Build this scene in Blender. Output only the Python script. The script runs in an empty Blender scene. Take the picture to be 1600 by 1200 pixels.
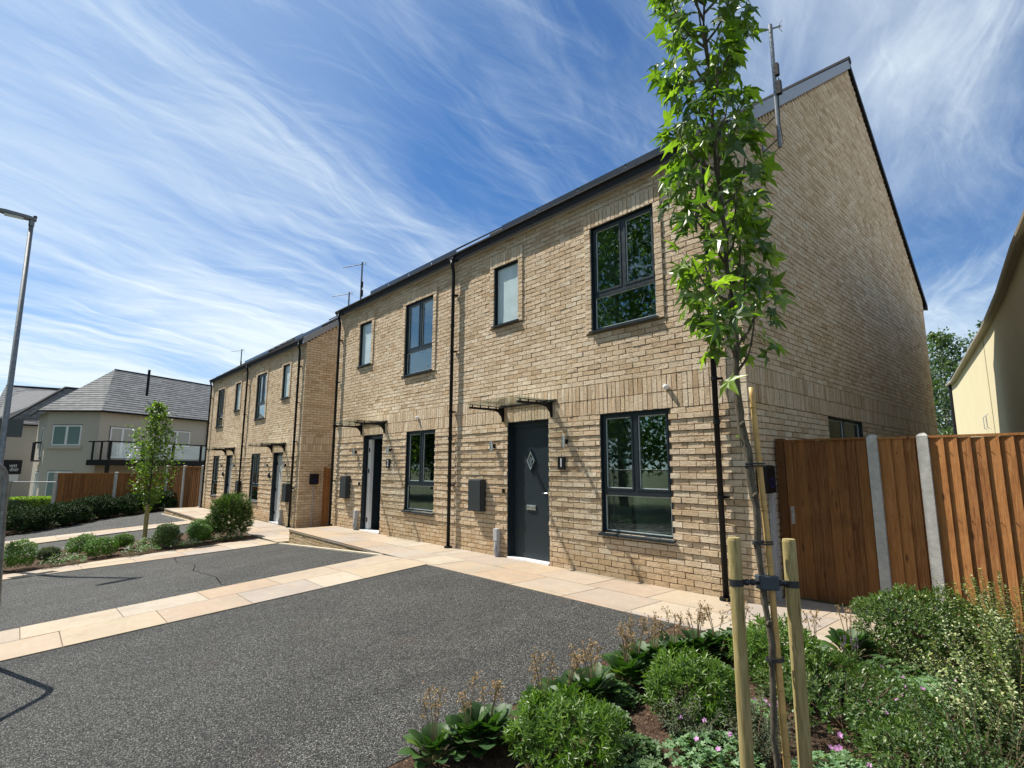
import bpy, math, random
from mathutils import Vector, Matrix, noise
R = math.radians
random.seed(7)
SC = bpy.context.scene
COL = SC.collection

# ------------------------------------------------------------------ camera
cam_d = bpy.data.cameras.new('camera')
cam = bpy.data.objects.new('camera', cam_d); COL.objects.link(cam)
YAW, PITCH, ROLL = 0.8388, 0.1546, 0.003
CP = Vector((2.8047, -6.194, 1.4739))
rt = Vector((math.cos(YAW), math.sin(YAW), 0))
fw = Vector((-math.sin(YAW)*math.cos(PITCH), math.cos(YAW)*math.cos(PITCH), math.sin(PITCH)))
up = rt.cross(fw)
c_, s_ = math.cos(ROLL), math.sin(ROLL)
xs = rt*c_ + up*s_
ys = -rt*s_ + up*c_
zs = -fw
cam.matrix_world = Matrix(((xs.x, ys.x, zs.x, CP.x), (xs.y, ys.y, zs.y, CP.y), (xs.z, ys.z, zs.z, CP.z), (0, 0, 0, 1)))
cam_d.sensor_width = 36.0
cam_d.lens = 845.257/1600*36
cam_d.clip_start = 0.05
cam_d.clip_end = 3000
SC.camera = cam

# ------------------------------------------------------------------ light
SUN = Vector((2.35, 1.0, -3.65)).normalized()          # the way the light travels
sd = bpy.data.lights.new('sun', 'SUN'); sd.energy = 5.0; sd.angle = R(0.53); sd.color = (1.0, 0.945, 0.86)
so = bpy.data.objects.new('sun', sd); COL.objects.link(so)
so.rotation_euler = SUN.to_track_quat('-Z', 'Y').to_euler()
so.location = (-20, -10, 40)
SC.view_settings.view_transform = 'Standard'
SC.view_settings.look = 'None'
SC.view_settings.gamma = 1
SC.view_settings.exposure = 0.64

W = bpy.data.worlds.new('World'); SC.world = W; W.use_nodes = True
nt = W.node_tree; nt.nodes.clear()
def N(t, **kw):
    n = nt.nodes.new(t)
    for k, v in kw.items(): setattr(n, k, v)
    return n
def L(a, b): nt.links.new(a, b)
def math_n(op, a, b=None, clamp=False):
    n = nt.nodes.new('ShaderNodeMath'); n.operation = op; n.use_clamp = clamp
    for i, v in enumerate((a, b)):
        if v is None: continue
        if isinstance(v, (int, float)): n.inputs[i].default_value = v
        else: nt.links.new(v, n.inputs[i])
    return n.outputs[0]
out = N('ShaderNodeOutputWorld'); bg = N('ShaderNodeBackground')
sky = N('ShaderNodeTexSky', sky_type='NISHITA', sun_disc=False)
sky.sun_elevation = math.asin(-SUN.z)
sky.sun_rotation = math.atan2(-SUN.x, -SUN.y)
sky.air_density = 1.0; sky.dust_density = 0.6; sky.ozone_density = 1.6
tc = N('ShaderNodeTexCoord')
sep = N('ShaderNodeSeparateXYZ'); L(tc.outputs['Generated'], sep.inputs[0])
zc = math_n('ADD', math_n('MAXIMUM', sep.outputs['Z'], 0.0), 0.16)
px_ = math_n('DIVIDE', sep.outputs['X'], zc); py_ = math_n('DIVIDE', sep.outputs['Y'], zc)
cmb = N('ShaderNodeCombineXYZ'); L(px_, cmb.inputs[0]); L(py_, cmb.inputs[1])
def streak(rot, sx, sy, scale, detail, rough, dist, off):
    m = N('ShaderNodeMapping', vector_type='TEXTURE'); L(cmb.outputs[0], m.inputs[0])
    m.inputs['Rotation'].default_value = (0, 0, R(rot)); m.inputs['Scale'].default_value = (sx, sy, 1)
    m.inputs['Location'].default_value = off
    t = N('ShaderNodeTexNoise'); L(m.outputs[0], t.inputs['Vector'])
    t.inputs['Scale'].default_value = scale; t.inputs['Detail'].default_value = detail
    t.inputs['Roughness'].default_value = rough; t.inputs['Distortion'].default_value = dist
    return t.outputs['Fac']
def ramp(v, a, b):
    n = N('ShaderNodeMapRange', clamp=True, interpolation_type='SMOOTHSTEP'); L(v, n.inputs[0])
    n.inputs['From Min'].default_value = a; n.inputs['From Max'].default_value = b
    return n.outputs[0]
wn = N('ShaderNodeTexNoise'); L(cmb.outputs[0], wn.inputs['Vector']); wn.inputs['Scale'].default_value = 1.1; wn.inputs['Detail'].default_value = 3
wm = N('ShaderNodeVectorMath', operation='MULTIPLY_ADD'); L(wn.outputs['Color'], wm.inputs[0]); wm.inputs[1].default_value = (.38, .38, 0); L(cmb.outputs[0], wm.inputs[2])
wn2 = N('ShaderNodeTexNoise'); L(cmb.outputs[0], wn2.inputs['Vector']); wn2.inputs['Scale'].default_value = 5; wn2.inputs['Detail'].default_value = 5
wm2 = N('ShaderNodeVectorMath', operation='MULTIPLY_ADD'); L(wn2.outputs['Color'], wm2.inputs[0]); wm2.inputs[1].default_value = (.045, .045, 0); L(wm.outputs[0], wm2.inputs[2])
cmb = wm2
s1 = ramp(streak(102, 2.4, 0.75, 1.1, 10, .64, .5, (3.1, 1.7, 0)), .36, .70)
s2 = ramp(streak(112, 3.0, 0.42, 2.2, 9, .64, .8, (7.3, -2.2, 0)), .42, .78)
s3 = ramp(streak(98, 1.8, 1.3, .9, 5, .5, .3, (1.3, 4.2, 0)), .34, .62)
s4 = ramp(streak(82, 2.2, .34, 3.4, 9, .66, 1.2, (2.3, 9.2, 0)), .46, .82)
cl = math_n('ADD', math_n('MULTIPLY', s1, .62), math_n('MULTIPLY', s2, .40))
cl = math_n('ADD', cl, math_n('MULTIPLY', s4, .22))
cl = math_n('MULTIPLY', cl, math_n('ADD', math_n('MULTIPLY', s3, .70), .42))
low = ramp(sep.outputs['Z'], .36, .02)
cl = math_n('ADD', cl, math_n('MULTIPLY', low, .42))
dv = N('ShaderNodeVectorMath', operation='DOT_PRODUCT'); L(tc.outputs['Generated'], dv.inputs[0]); dv.inputs[1].default_value = Vector((-.80, -.06, .60)).normalized()
cl = math_n('ADD', cl, math_n('MULTIPLY', ramp(dv.outputs['Value'], .84, 1.0), .20))
cl = math_n('ADD', cl, .03)
cl = math_n('MULTIPLY', cl, 1.06, True)
mixc = N('ShaderNodeMixRGB'); L(cl, mixc.inputs[0])
tint = N('ShaderNodeMixRGB', blend_type='MULTIPLY'); tint.inputs[0].default_value = 1
L(sky.outputs[0], tint.inputs[1]); tint.inputs[2].default_value = (0.33, 0.72, 1.10, 1)
L(tint.outputs[0], mixc.inputs[1]); mixc.inputs[2].default_value = (7.6, 8.7, 9.5, 1)
L(mixc.outputs[0], bg.inputs[0]); bg.inputs[1].default_value = 0.072
L(bg.outputs[0], out.inputs[0])

# ------------------------------------------------------------------ helpers
def tag(o, label=None, cat=None, group=None, kind=None):
    if label: o['label'] = label
    if cat: o['category'] = cat
    if group: o['group'] = group
    if kind: o['kind'] = kind
    return o
def thing(name, label, cat, loc=(0, 0, 0), group=None, rz=0):
    o = bpy.data.objects.new(name, None); COL.objects.link(o)
    o.location = loc; o.rotation_euler = (0, 0, rz); o.empty_display_size = .2
    return tag(o, label, cat, group)
class MB:
    """collects faces and links them as one mesh"""
    def __init__(s): s.v = []; s.f = []; s.m = []
    def face(s, pts, mi=0):
        n = len(s.v); s.v += [tuple(p) for p in pts]; s.f.append(tuple(range(n, n+len(pts)))); s.m.append(mi)
    def raw(s, vs, fs, mi=0):
        n = len(s.v); s.v += [tuple(p) for p in vs]
        for f in fs: s.f.append(tuple(i+n for i in f)); s.m.append(mi)
    def box(s, x0, x1, y0, y1, z0, z1, mi=0):
        v = [(x0, y0, z0), (x1, y0, z0), (x1, y1, z0), (x0, y1, z0), (x0, y0, z1), (x1, y0, z1), (x1, y1, z1), (x0, y1, z1)]
        s.raw(v, [(0, 3, 2, 1), (4, 5, 6, 7), (0, 1, 5, 4), (1, 2, 6, 5), (2, 3, 7, 6), (3, 0, 4, 7)], mi)
    def prism(s, poly, z0, z1, mi=0):
        n = len(poly)
        v = [(p[0], p[1], z0) for p in poly] + [(p[0], p[1], z1) for p in poly]
        f = [tuple(range(n-1, -1, -1)), tuple(range(n, 2*n))] + [(i, (i+1) % n, n+(i+1) % n, n+i) for i in range(n)]
        s.raw(v, f, mi)
    def extr(s, prof, a, b, mi=0):
        """profile of 3D offsets swept from a to b"""
        n = len(prof); a = Vector(a); b = Vector(b)
        v = [a+Vector(p) for p in prof]+[b+Vector(p) for p in prof]
        f = [tuple(range(n-1, -1, -1)), tuple(range(n, 2*n))] + [(i, (i+1) % n, n+(i+1) % n, n+i) for i in range(n)]
        s.raw(v, f, mi)
    def tube(s, pts, rad, n=10, mi=0, caps=True):
        pts = [Vector(p) for p in pts]
        if not isinstance(rad, (list, tuple)): rad = [rad]*len(pts)
        base = len(s.v); prev = None
        for i, p in enumerate(pts):
            d = (pts[min(i+1, len(pts)-1)]-pts[max(i-1, 0)]).normalized()
            if prev is None:
                a = d.orthogonal().normalized()
            else:
                a = (prev-d*prev.dot(d)).normalized()
            prev = a; b = d.cross(a)
            for k in range(n):
                t = 2*math.pi*k/n
                q = p+(a*math.cos(t)+b*math.sin(t))*rad[i]
                s.v.append((q.x, q.y, q.z))
        for i in range(len(pts)-1):
            for k in range(n):
                s.f.append((base+i*n+k, base+i*n+(k+1) % n, base+(i+1)*n+(k+1) % n, base+(i+1)*n+k)); s.m.append(mi)
        if caps:
            s.f.append(tuple(base+k for k in range(n-1, -1, -1))); s.m.append(mi)
            s.f.append(tuple(base+(len(pts)-1)*n+k for k in range(n))); s.m.append(mi)
    def build(s, name, mat, parent=None, smooth=False, bevel=0, **kw):
        me = bpy.data.meshes.new(name); me.from_pydata(s.v, [], s.f)
        for m in (mat if isinstance(mat, (list, tuple)) else [mat]): me.materials.append(m)
        if any(s.m): me.polygons.foreach_set('material_index', s.m)
        if smooth: me.polygons.foreach_set('use_smooth', [True]*len(s.f))
        me.update()
        o = bpy.data.objects.new(name, me); COL.objects.link(o)
        if parent is not None: o.parent = parent
        if bevel:
            b = o.modifiers.new('bevel', 'BEVEL'); b.width = bevel; b.segments = 2; b.limit_method = 'ANGLE'
        if kw: tag(o, **kw)
        return o
def U(a, b): return random.uniform(a, b)

# ------------------------------------------------------------------ materials
class MT:
    def __init__(s, name, col=(.5, .5, .5), rough=.7, metal=0, spec=.5):
        s.m = bpy.data.materials.new(name); s.m.use_nodes = True; s.t = s.m.node_tree
        s.b = s.t.nodes['Principled BSDF']; s.o = s.t.nodes['Material Output']
        s.b.inputs['Base Color'].default_value = (*col, 1); s.b.inputs['Roughness'].default_value = rough
        s.b.inputs['Metallic'].default_value = metal; s.b.inputs['Specular IOR Level'].default_value = spec
        s.tc = None
    def n(s, t, **kw):
        x = s.t.nodes.new(t)
        for k, v in kw.items(): setattr(x, k, v)
        return x
    def l(s, a, b): s.t.links.new(a, b)
    def coord(s, scale=(1, 1, 1), rot=(0, 0, 0)):
        if s.tc is None: s.tc = s.n('ShaderNodeTexCoord')
        m = s.n('ShaderNodeMapping'); s.l(s.tc.outputs['Object'], m.inputs[0]); m.inputs['Scale'].default_value = scale
        m.inputs['Rotation'].default_value = rot
        return m.outputs[0]
    def noise(s, scale, detail=4, rough=.55, vec=None, dist=0):
        x = s.n('ShaderNodeTexNoise'); s.l(vec or s.coord(), x.inputs['Vector'])
        x.inputs['Scale'].default_value = scale; x.inputs['Detail'].default_value = detail; x.inputs['Roughness'].default_value = rough
        x.inputs['Distortion'].default_value = dist
        return x.outputs['Fac']
    def voro(s, scale, vec=None, out='Distance', feature='F1'):
        x = s.n('ShaderNodeTexVoronoi', feature=feature); s.l(vec or s.coord(), x.inputs['Vector']); x.inputs['Scale'].default_value = scale
        return x.outputs[out]
    def ramp(s, v, stops, interp='LINEAR'):
        x = s.n('ShaderNodeValToRGB'); s.l(v, x.inputs[0]); e = x.color_ramp.elements; x.color_ramp.interpolation = interp
        while len(e) > 1: e.remove(e[-1])
        e[0].position = stops[0][0]; c = stops[0][1]; e[0].color = (*c, 1) if len(c) == 3 else c
        for p, c in stops[1:]:
            k = e.new(p); k.color = (*c, 1)
        return x.outputs[0]
    def rng(s, v, a, b, c=0, d=1):
        x = s.n('ShaderNodeMapRange'); s.l(v, x.inputs[0])
        for k, q in zip((1, 2, 3, 4), (a, b, c, d)): x.inputs[k].default_value = q
        return x.outputs[0]
    def mix(s, f, a, b, mode='MIX'):
        x = s.n('ShaderNodeMixRGB', blend_type=mode)
        for i, v in enumerate((f, a, b)):
            if isinstance(v, (int, float)): x.inputs[i].default_value = v
            elif isinstance(v, tuple): x.inputs[i].default_value = (*v, 1)
            else: s.l(v, x.inputs[i])
        return x.outputs[0]
    def math(s, op, a, b=None):
        x = s.n('ShaderNodeMath', operation=op)
        for i, v in enumerate((a, b)):
            if v is None: continue
            if isinstance(v, (int, float)): x.inputs[i].default_value = v
            else: s.l(v, x.inputs[i])
        return x.outputs[0]
    def island(s):
        return s.n('ShaderNodeNewGeometry').outputs['Random Per Island']
    def col(s, c): s.l(c, s.b.inputs['Base Color']); return s
    def rough(s, c): s.l(c, s.b.inputs['Roughness']); return s
    def bump(s, h, dist=.01, strength=1.0):
        x = s.n('ShaderNodeBump'); s.l(h, x.inputs['Height']); x.inputs['Distance'].default_value = dist; x.inputs['Strength'].default_value = strength
        if s.b.inputs['Normal'].links:
            s.l(s.b.inputs['Normal'].links[0].from_socket, x.inputs['Normal'])
        s.l(x.outputs[0], s.b.inputs['Normal']); return s

def mk_brick(name='buff_brick', warm=1.0):
    m = MT(name, rough=.93, spec=.15)
    isl = m.island()
    base = m.ramp(isl, [(0, (.63, .46, .285)), (.22, (.76, .595, .405)), (.5, (.85, .70, .51)), (.68, (.73, .56, .375)), (.86, (.88, .755, .57)), (1, (.54, .38, .225))])
    big = m.noise(.55, 4, .6)
    base = m.mix(m.rng(big, .42, .66, 0, .42), base, (.56, .41, .25))
    base = m.mix(m.rng(m.noise(2.3, 5, .7, m.coord((1, 1, .6))), .52, .72, 0, .30), base, (.86, .74, .54))
    # warm splashed band over the lowest courses
    sx_ = m.n('ShaderNodeSeparateXYZ'); m.l(m.tc.outputs['Object'], sx_.inputs[0])
    hz = m.math('ADD', sx_.outputs['Z'], m.math('MULTIPLY', m.noise(2.2, 5, .65), -.9))
    base = m.mix(m.rng(hz, -.35, .12, .50, 0), base, (.50, .32, .15))
    sv = m.noise(1.0, 5, .7, m.coord((3.2, 3.2, .35)))
    base = m.mix(m.rng(sv, .54, .74, 0, .32), base, (.45, .32, .19))
    # tumbled creases, long in the bed direction and shifted brick by brick
    v = m.coord((7, 7, 24))
    add = m.n('ShaderNodeVectorMath', operation='ADD'); m.l(v, add.inputs[0])
    cx = m.n('ShaderNodeCombineXYZ'); m.l(m.math('MULTIPLY', isl, 91.0), cx.inputs[0]); m.l(m.math('MULTIPLY', isl, 47.0), cx.inputs[2]); m.l(cx.outputs[0], add.inputs[1])
    cr = m.noise(2.2, 5, .7, add.outputs[0], 1.3)
    crm = m.ramp(cr, [(0, (1, 1, 1)), (.36, (1, 1, 1)), (.43, (0, 0, 0)), (1, (0, 0, 0))])
    fine = m.noise(170, 3, .7)
    base = m.mix(m.math('MULTIPLY', m.rng(crm, 0, 1), .6), base, (.28, .18, .10))
    base = m.mix(m.rng(fine, .50, .72, 0, .32), base, (.42, .31, .19))
    m.col(base)
    h = m.math('ADD', m.math('MULTIPLY', cr, 1.0), m.math('MULTIPLY', fine, .22))
    m.bump(h, .034, 1.0)
    return m.m
def mk_mortar():
    m = MT('sand_mortar', rough=.95, spec=.1)
    m.col(m.mix(m.noise(40, 3), (.20, .145, .09), (.31, .235, .15))); m.bump(m.noise(160, 2), .004)
    return m.m
def mk_stonewall_brick():
    m = MT('side_brick', rough=.9, spec=.2)
    x = m.n('ShaderNodeTexBrick'); v = m.coord((1, 1, 1), (R(90), 0, R(90))); m.l(v, x.inputs['Vector'])
    x.inputs['Color1'].default_value = (.5, .39, .25, 1); x.inputs['Color2'].default_value = (.40, .30, .19, 1); x.inputs['Mortar'].default_value = (.28, .22, .15, 1)
    x.inputs['Scale'].default_value = 1; x.inputs['Mortar Size'].default_value = .005
    x.inputs['Brick Width'].default_value = .225; x.inputs['Row Height'].default_value = .075
    m.col(x.outputs[0]); m.bump(x.outputs['Fac'], .006, -1)
    return m.m
def mk_plain(name, col, rough=.5, metal=0, spec=.5, var=.12, vs=30, bump=0, bs=80):
    m = MT(name, col, rough, metal, spec)
    m.col(m.mix(m.rng(m.noise(vs, 4), .3, .7), tuple(c*(1-var) for c in col), tuple(min(1, c*(1+var)) for c in col)))
    m.rough(m.rng(m.noise(vs*.6, 3), .3, .7, max(0, rough-.06), min(1, rough+.06)))
    if bump: m.bump(m.noise(bs, 3), bump)
    return m.m
def mk_tarmac(name, lift=1.0):
    m = MT(name, rough=.85, spec=.35)
    v = m.coord()
    cell = m.voro(135, v, 'Color'); dist = m.voro(135, v)
    sepc = m.n('ShaderNodeSeparateColor'); m.l(cell, sepc.inputs[0])
    st = m.ramp(sepc.outputs[0], [(0, (.012, .012, .011)), (.38, (.042, .043, .040)), (.72, (.125, .124, .114)), (.92, (.23, .228, .208)), (1, (.40, .39, .36))])
    st = m.mix(m.rng(dist, .35, .75, 0, .75), st, (.009, .009, .010))
    pat = m.noise(.9, 5, .6)
    st = m.mix(m.rng(pat, .35, .7, 0, .42), st, m.mix(1.0, st, (1.75*lift, 1.75*lift, 1.7*lift), 'MULTIPLY'))
    st = m.mix(m.rng(m.noise(2.4, 5, .7, m.coord((1, .28, 1)), .6), .50, .72, 0, .45), st, m.mix(1.0, st, (.55, .55, .56), 'MULTIPLY'))
    st = m.mix(m.rng(m.noise(14, 4, .7), .60, .78, 0, .35), st, (.15, .145, .13))
    sx_ = m.n('ShaderNodeSeparateXYZ'); m.l(m.tc.outputs['Object'], sx_.inputs[0])
    wob = m.math('ADD', sx_.outputs['X'], m.math('MULTIPLY', m.noise(.6, 2), .5))
    trk = m.math('PINGPONG', wob, .82)
    tk_ = m.math('MULTIPLY', m.rng(trk, .60, .78, 0, .42), m.rng(m.noise(1.3, 4, .7, m.coord((1, .35, 1))), .42, .62))
    st = m.mix(tk_, st, m.mix(1.0, st, (.60, .60, .62), 'MULTIPLY'))
    oil = m.noise(2.1, 3, .5, m.coord((1, 1, 1)), .4)
    st = m.mix(m.rng(oil, .70, .76, 0, .6), st, (.014, .014, .015))
    red = m.noise(1.7, 3, .5)
    st = m.mix(m.rng(red, .63, .75, 0, .25), st, (.10, .06, .045))
    m.col(m.mix(1.0, st, (lift, lift, lift), 'MULTIPLY'))
    m.rough(m.rng(sepc.outputs[1], 0, 1, .55, .95))
    m.bump(m.math('ADD', m.math('MULTIPLY', dist, -1.0), m.math('MULTIPLY', sepc.outputs[2], .7)), .012, 1)
    m.bump(m.noise(5, 4), .012, .5)
    return m.m
def mk_sandstone():
    m = MT('sandstone', rough=.82, spec=.3)
    isl = m.island()
    base = m.ramp(isl, [(0, (.46, .37, .275)), (.18, (.42, .355, .29)), (.34, (.47, .39, .28)), (.5, (.44, .325, .225)), (.64, (.385, .35, .32)), (.78, (.50, .44, .345)), (.9, (.45, .345, .235)), (1, (.43, .39, .335))])
    vein = m.noise(2.6, 6, .62, m.coord((1, 2.2, 1)), 1.8)
    base = m.mix(m.rng(vein, .42, .68, 0, .42), base, (.46, .32, .205))
    base = m.mix(m.rng(m.noise(9, 5, .7), .48, .75, 0, .35), base, (.56, .50, .40))
    base = m.mix(m.rng(m.noise(45, 4, .7), .55, .75, 0, .3), base, (.25, .21, .17))
    base = m.mix(m.rng(m.noise(1.3, 5, .7), .48, .72, 0, .45), base, (.27, .235, .195))
    base = m.mix(1.0, base, (.85, .845, .83), 'MULTIPLY')
    m.col(base); m.bump(m.noise(30, 5, .6), .008, .8)
    return m.m
def mk_soil():
    m = MT('soil', rough=.97, spec=.1)
    m.col(m.ramp(m.noise(26, 7, .72), [(.25, (.028, .017, .012)), (.5, (.10, .065, .045)), (.75, (.22, .15, .10))]))
    m.bump(m.noise(22, 7, .75), .05, 1); return m.m
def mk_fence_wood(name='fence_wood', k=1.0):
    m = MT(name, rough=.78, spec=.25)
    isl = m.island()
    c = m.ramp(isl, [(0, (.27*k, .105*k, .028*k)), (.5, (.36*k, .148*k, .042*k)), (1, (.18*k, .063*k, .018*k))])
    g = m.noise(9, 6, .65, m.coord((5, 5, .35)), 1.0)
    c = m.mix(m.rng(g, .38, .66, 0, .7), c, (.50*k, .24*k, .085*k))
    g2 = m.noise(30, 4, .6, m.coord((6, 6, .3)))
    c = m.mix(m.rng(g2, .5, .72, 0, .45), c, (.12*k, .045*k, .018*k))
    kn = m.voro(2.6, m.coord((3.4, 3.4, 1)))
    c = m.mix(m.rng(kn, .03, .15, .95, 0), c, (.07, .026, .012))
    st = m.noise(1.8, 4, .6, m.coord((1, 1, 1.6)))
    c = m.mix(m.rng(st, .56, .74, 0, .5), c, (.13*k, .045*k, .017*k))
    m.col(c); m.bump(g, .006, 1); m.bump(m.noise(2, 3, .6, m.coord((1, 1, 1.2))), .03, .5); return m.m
def mk_concrete():
    m = MT('concrete_post', rough=.9, spec=.2)
    c = m.mix(m.rng(m.noise(14, 6, .7), .3, .7), (.36, .345, .31), (.56, .54, .49))
    c = m.mix(m.rng(m.noise(130, 2, .6), .58, .70, 0, .6), c, (.12, .12, .115))
    m.col(c); m.bump(m.noise(120, 3), .004); return m.m
def mk_render(name, col):
    m = MT(name, rough=.93, spec=.15)
    c = m.mix(m.rng(m.noise(1.1, 5, .6), .35, .7, 0, .3), col, tuple(x*.84 for x in col))
    c = m.mix(m.rng(m.noise(6, 3, .6, m.coord((2.5, 2.5, .18))), .52, .8, 0, .22), c, tuple(x*.72 for x in col))
    m.col(c); m.bump(m.noise(240, 3, .6), .003, .7); return m.m
def mk_slate(name, a, b):
    m = MT(name, rough=.8, spec=.2)
    isl = m.island()
    c = m.mix(isl, a, b)
    c = m.mix(m.rng(m.noise(5, 5, .65), .4, .7, 0, .4), c, tuple(x*.6 for x in a))
    m.col(c); m.bump(m.noise(40, 4), .006); return m.m
def mk_leaf(name, a, b, trans=.35, rough=.42, c3=None, pos=.5, spec=.5):
    m = MT(name, rough=rough, spec=spec)
    isl = m.island()
    st = [(0, a), (1, b)] if c3 is None else [(0, a), (pos, b), (1, c3)]
    c = m.ramp(isl, st)
    c = m.mix(m.rng(m.noise(60, 2), .4, .7, 0, .3), c, tuple(x*.6 for x in a))
    m.col(c)
    t = m.n('ShaderNodeBsdfTranslucent'); m.l(m.mix(1.0, c, (1.5, 1.75, .6), 'MULTIPLY'), t.inputs[0])
    x = m.n('ShaderNodeMixShader'); x.inputs[0].default_value = trans
    m.l(m.b.outputs[0], x.inputs[1]); m.l(t.outputs[0], x.inputs[2]); m.l(x.outputs[0], m.o.inputs[0])
    return m.m
def mk_glass(name='window_glass', tint=(.80, .88, .84), refl=1.0):
    m = MT(name)
    tr = m.n('ShaderNodeBsdfTransparent'); tr.inputs[0].default_value = (*tint, 1)
    gl = m.n('ShaderNodeBsdfGlossy'); gl.inputs['Roughness'].default_value = .01; gl.inputs[0].default_value = (.95, 1, .98, 1)
    fr = m.n('ShaderNodeFresnel'); fr.inputs[0].default_value = 1.70
    b = m.n('ShaderNodeBump'); m.l(m.noise(1.6, 1), b.inputs['Height']); b.inputs['Distance'].default_value = .004; b.inputs['Strength'].default_value = .3
    m.l(b.outputs[0], gl.inputs['Normal'])
    f = m.math('MULTIPLY', fr.outputs[0], 1.7*refl)
    f = m.math('MINIMUM', f, .95)
    x = m.n('ShaderNodeMixShader'); m.l(f, x.inputs[0]); m.l(tr.outputs[0], x.inputs[1]); m.l(gl.outputs[0], x.inputs[2]); m.l(x.outputs[0], m.o.inputs[0])
    return m.m
def mk_stake():
    m = MT('treated_stake', rough=.8, spec=.2)
    g = m.noise(14, 6, .65, m.coord((3.5, 3.5, .3)), .8)
    c = m.ramp(g, [(.25, (.15, .115, .04)), (.5, (.34, .27, .115)), (.75, (.50, .41, .21))])
    c = m.mix(m.rng(m.noise(3, 5, .7, m.coord((1, 1, .5))), .48, .68, 0, .5), c, (.20, .19, .07))
    c = m.mix(m.rng(m.noise(30, 3, .6, m.coord((4, 4, .12))), .62, .68, 0, .8), c, (.08, .06, .03))
    kn = m.voro(5, m.coord((2, 2, .9)))
    c = m.mix(m.rng(kn, 0, .13, .8, 0), c, (.11, .06, .025))
    m.col(c); m.bump(g, .004, .8); return m.m
def mk_bark(name, a, b):
    m = MT(name, rough=.9, spec=.2)
    g = m.noise(22, 6, .7, m.coord((3, 3, .8)))
    m.col(m.mix(m.rng(g, .35, .65), a, b)); m.bump(g, .008); return m.m

BRICK = mk_brick(); MORTAR = mk_mortar(); SIDE = mk_stonewall_brick()
ANTH = mk_plain('anthracite_frame', (.010, .018, .024), .38, spec=.5)
DOORC = mk_plain('anthracite_door', (.013, .023, .030), .45, spec=.4, bump=.001, bs=220)
GDOOR = mk_plain('grey_door', (.42, .44, .45), .4)
BLACK = mk_plain('black_plastic', (.005, .005, .006), .55, spec=.25)
BOXM = mk_plain('meter_box_grey', (.020, .026, .028), .55)
WHITE = mk_plain('white_plastic', (.78, .78, .77), .35, var=.04)
GREYP = mk_plain('grey_plastic', (.40, .41, .42), .45)
CHROME = mk_plain('brushed_steel', (.62, .62, .62), .28, 1)
GALV = mk_plain('galvanised_steel', (.20, .215, .22), .5, .6, var=.25, vs=18)
ZINC = mk_plain('zinc_verge', (.27, .29, .32), .45, .4)
GLASS = mk_glass(); CGLASS = mk_glass('canopy_glass', (.96, .98, .97), .35)
FROST = mk_plain('frosted_glass', (.52, .62, .62), .22, spec=.7, var=.10, vs=4)
BEAD = mk_plain('glazing_bead', (.50, .56, .53), .4)
ROOMM = mk_plain('room_plaster', (.22, .21, .19), .9)
CURT = mk_plain('curtain_cloth', (.80, .84, .78), .9, var=.15, vs=6)
TAR = mk_tarmac('tarmac', 1.05); TAR2 = mk_tarmac('tarmac_weathered', 1.12)
SAND = mk_sandstone(); SOIL = mk_soil()
GROUT = mk_plain('paving_grout', (.13, .10, .07), .95)
WOOD = mk_fence_wood(); CONC = mk_concrete()
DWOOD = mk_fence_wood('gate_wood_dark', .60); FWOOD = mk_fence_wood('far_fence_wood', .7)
ROOFT = mk_slate('dark_roof_tile', (.018, .019, .022), (.035, .037, .042))
SLATE = mk_slate('grey_slate', (.12, .125, .127), (.20, .205, .207))
BEIGE = mk_render('beige_render', (.50, .455, .385))
YELLOW = mk_render('cream_render', (.60, .535, .35))
PVM = mk_plain('solar_glass', (.008, .010, .018), .12, spec=.7)
STAKE = mk_stake()
BARK = mk_bark('young_bark', (.055, .046, .034), (.16, .14, .10))
DBARK = mk_bark('dark_bark', (.05, .04, .03), (.12, .10, .08))
BAMB = mk_plain('bamboo', (.52, .33, .11), .5, var=.25, vs=14)
RUBBER = mk_plain('black_rubber', (.016, .018, .022), .45)

# ------------------------------------------------------------------ ground shape
def zb(x):
    if x > -5.5: return 0.0
    if x > -10.9: return -.29*(-5.5-x)/5.4
    return max(-.75, -.29-.015*(-10.9-x))
def zg(x, y): return zb(x)+.075*(max(min(y, -1.35), -9.0)+1.35)

def sheet(name, poly, mat, off, step=.6, **kw):
    """convex/simple polygon (xy) draped on the sloping ground: triangulated fan grid by clipping cells"""
    xs_ = [p[0] for p in poly]; ys_ = [p[1] for p in poly]
    def clip(pl, ax, val, keep_gt):
        r = []
        for i in range(len(pl)):
            a, b = pl[i], pl[(i+1) % len(pl)]
            ia = (a[ax] >= val) == keep_gt or abs(a[ax]-val) < 1e-9; ib = (b[ax] >= val) == keep_gt or abs(b[ax]-val) < 1e-9
            if ia: r.append(a)
            if ia != ib:
                t = (val-a[ax])/(b[ax]-a[ax]); r.append((a[0]+t*(b[0]-a[0]), a[1]+t*(b[1]-a[1])))
        return r
    mb = MB(); idx = {}
    x = math.floor(min(xs_)/step)*step
    def vid(p):
        k = (round(p[0], 4), round(p[1], 4))
        if k not in idx: idx[k] = len(mb.v); mb.v.append((p[0], p[1], zg(p[0], p[1])+off))
        return idx[k]
    while x < max(xs_):
        pc = clip(clip(poly, 0, x, True), 0, x+step, False)
        if len(pc) >= 3:
            y = math.floor(min(ys_)/step)*step
            while y < max(ys_):
                q = clip(clip(pc, 1, y, True), 1, y+step, False)
                if len(q) >= 3:
                    ids = []
                    for p in q:
                        i = vid(p)
                        if i not in ids: ids.append(i)
                    if len(ids) >= 3: mb.f.append(tuple(ids)); mb.m.append(0)
                y += step
        x += step
    o = mb.build(name, mat, smooth=True)
    return tag(o, kind='structure', **kw)

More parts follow.
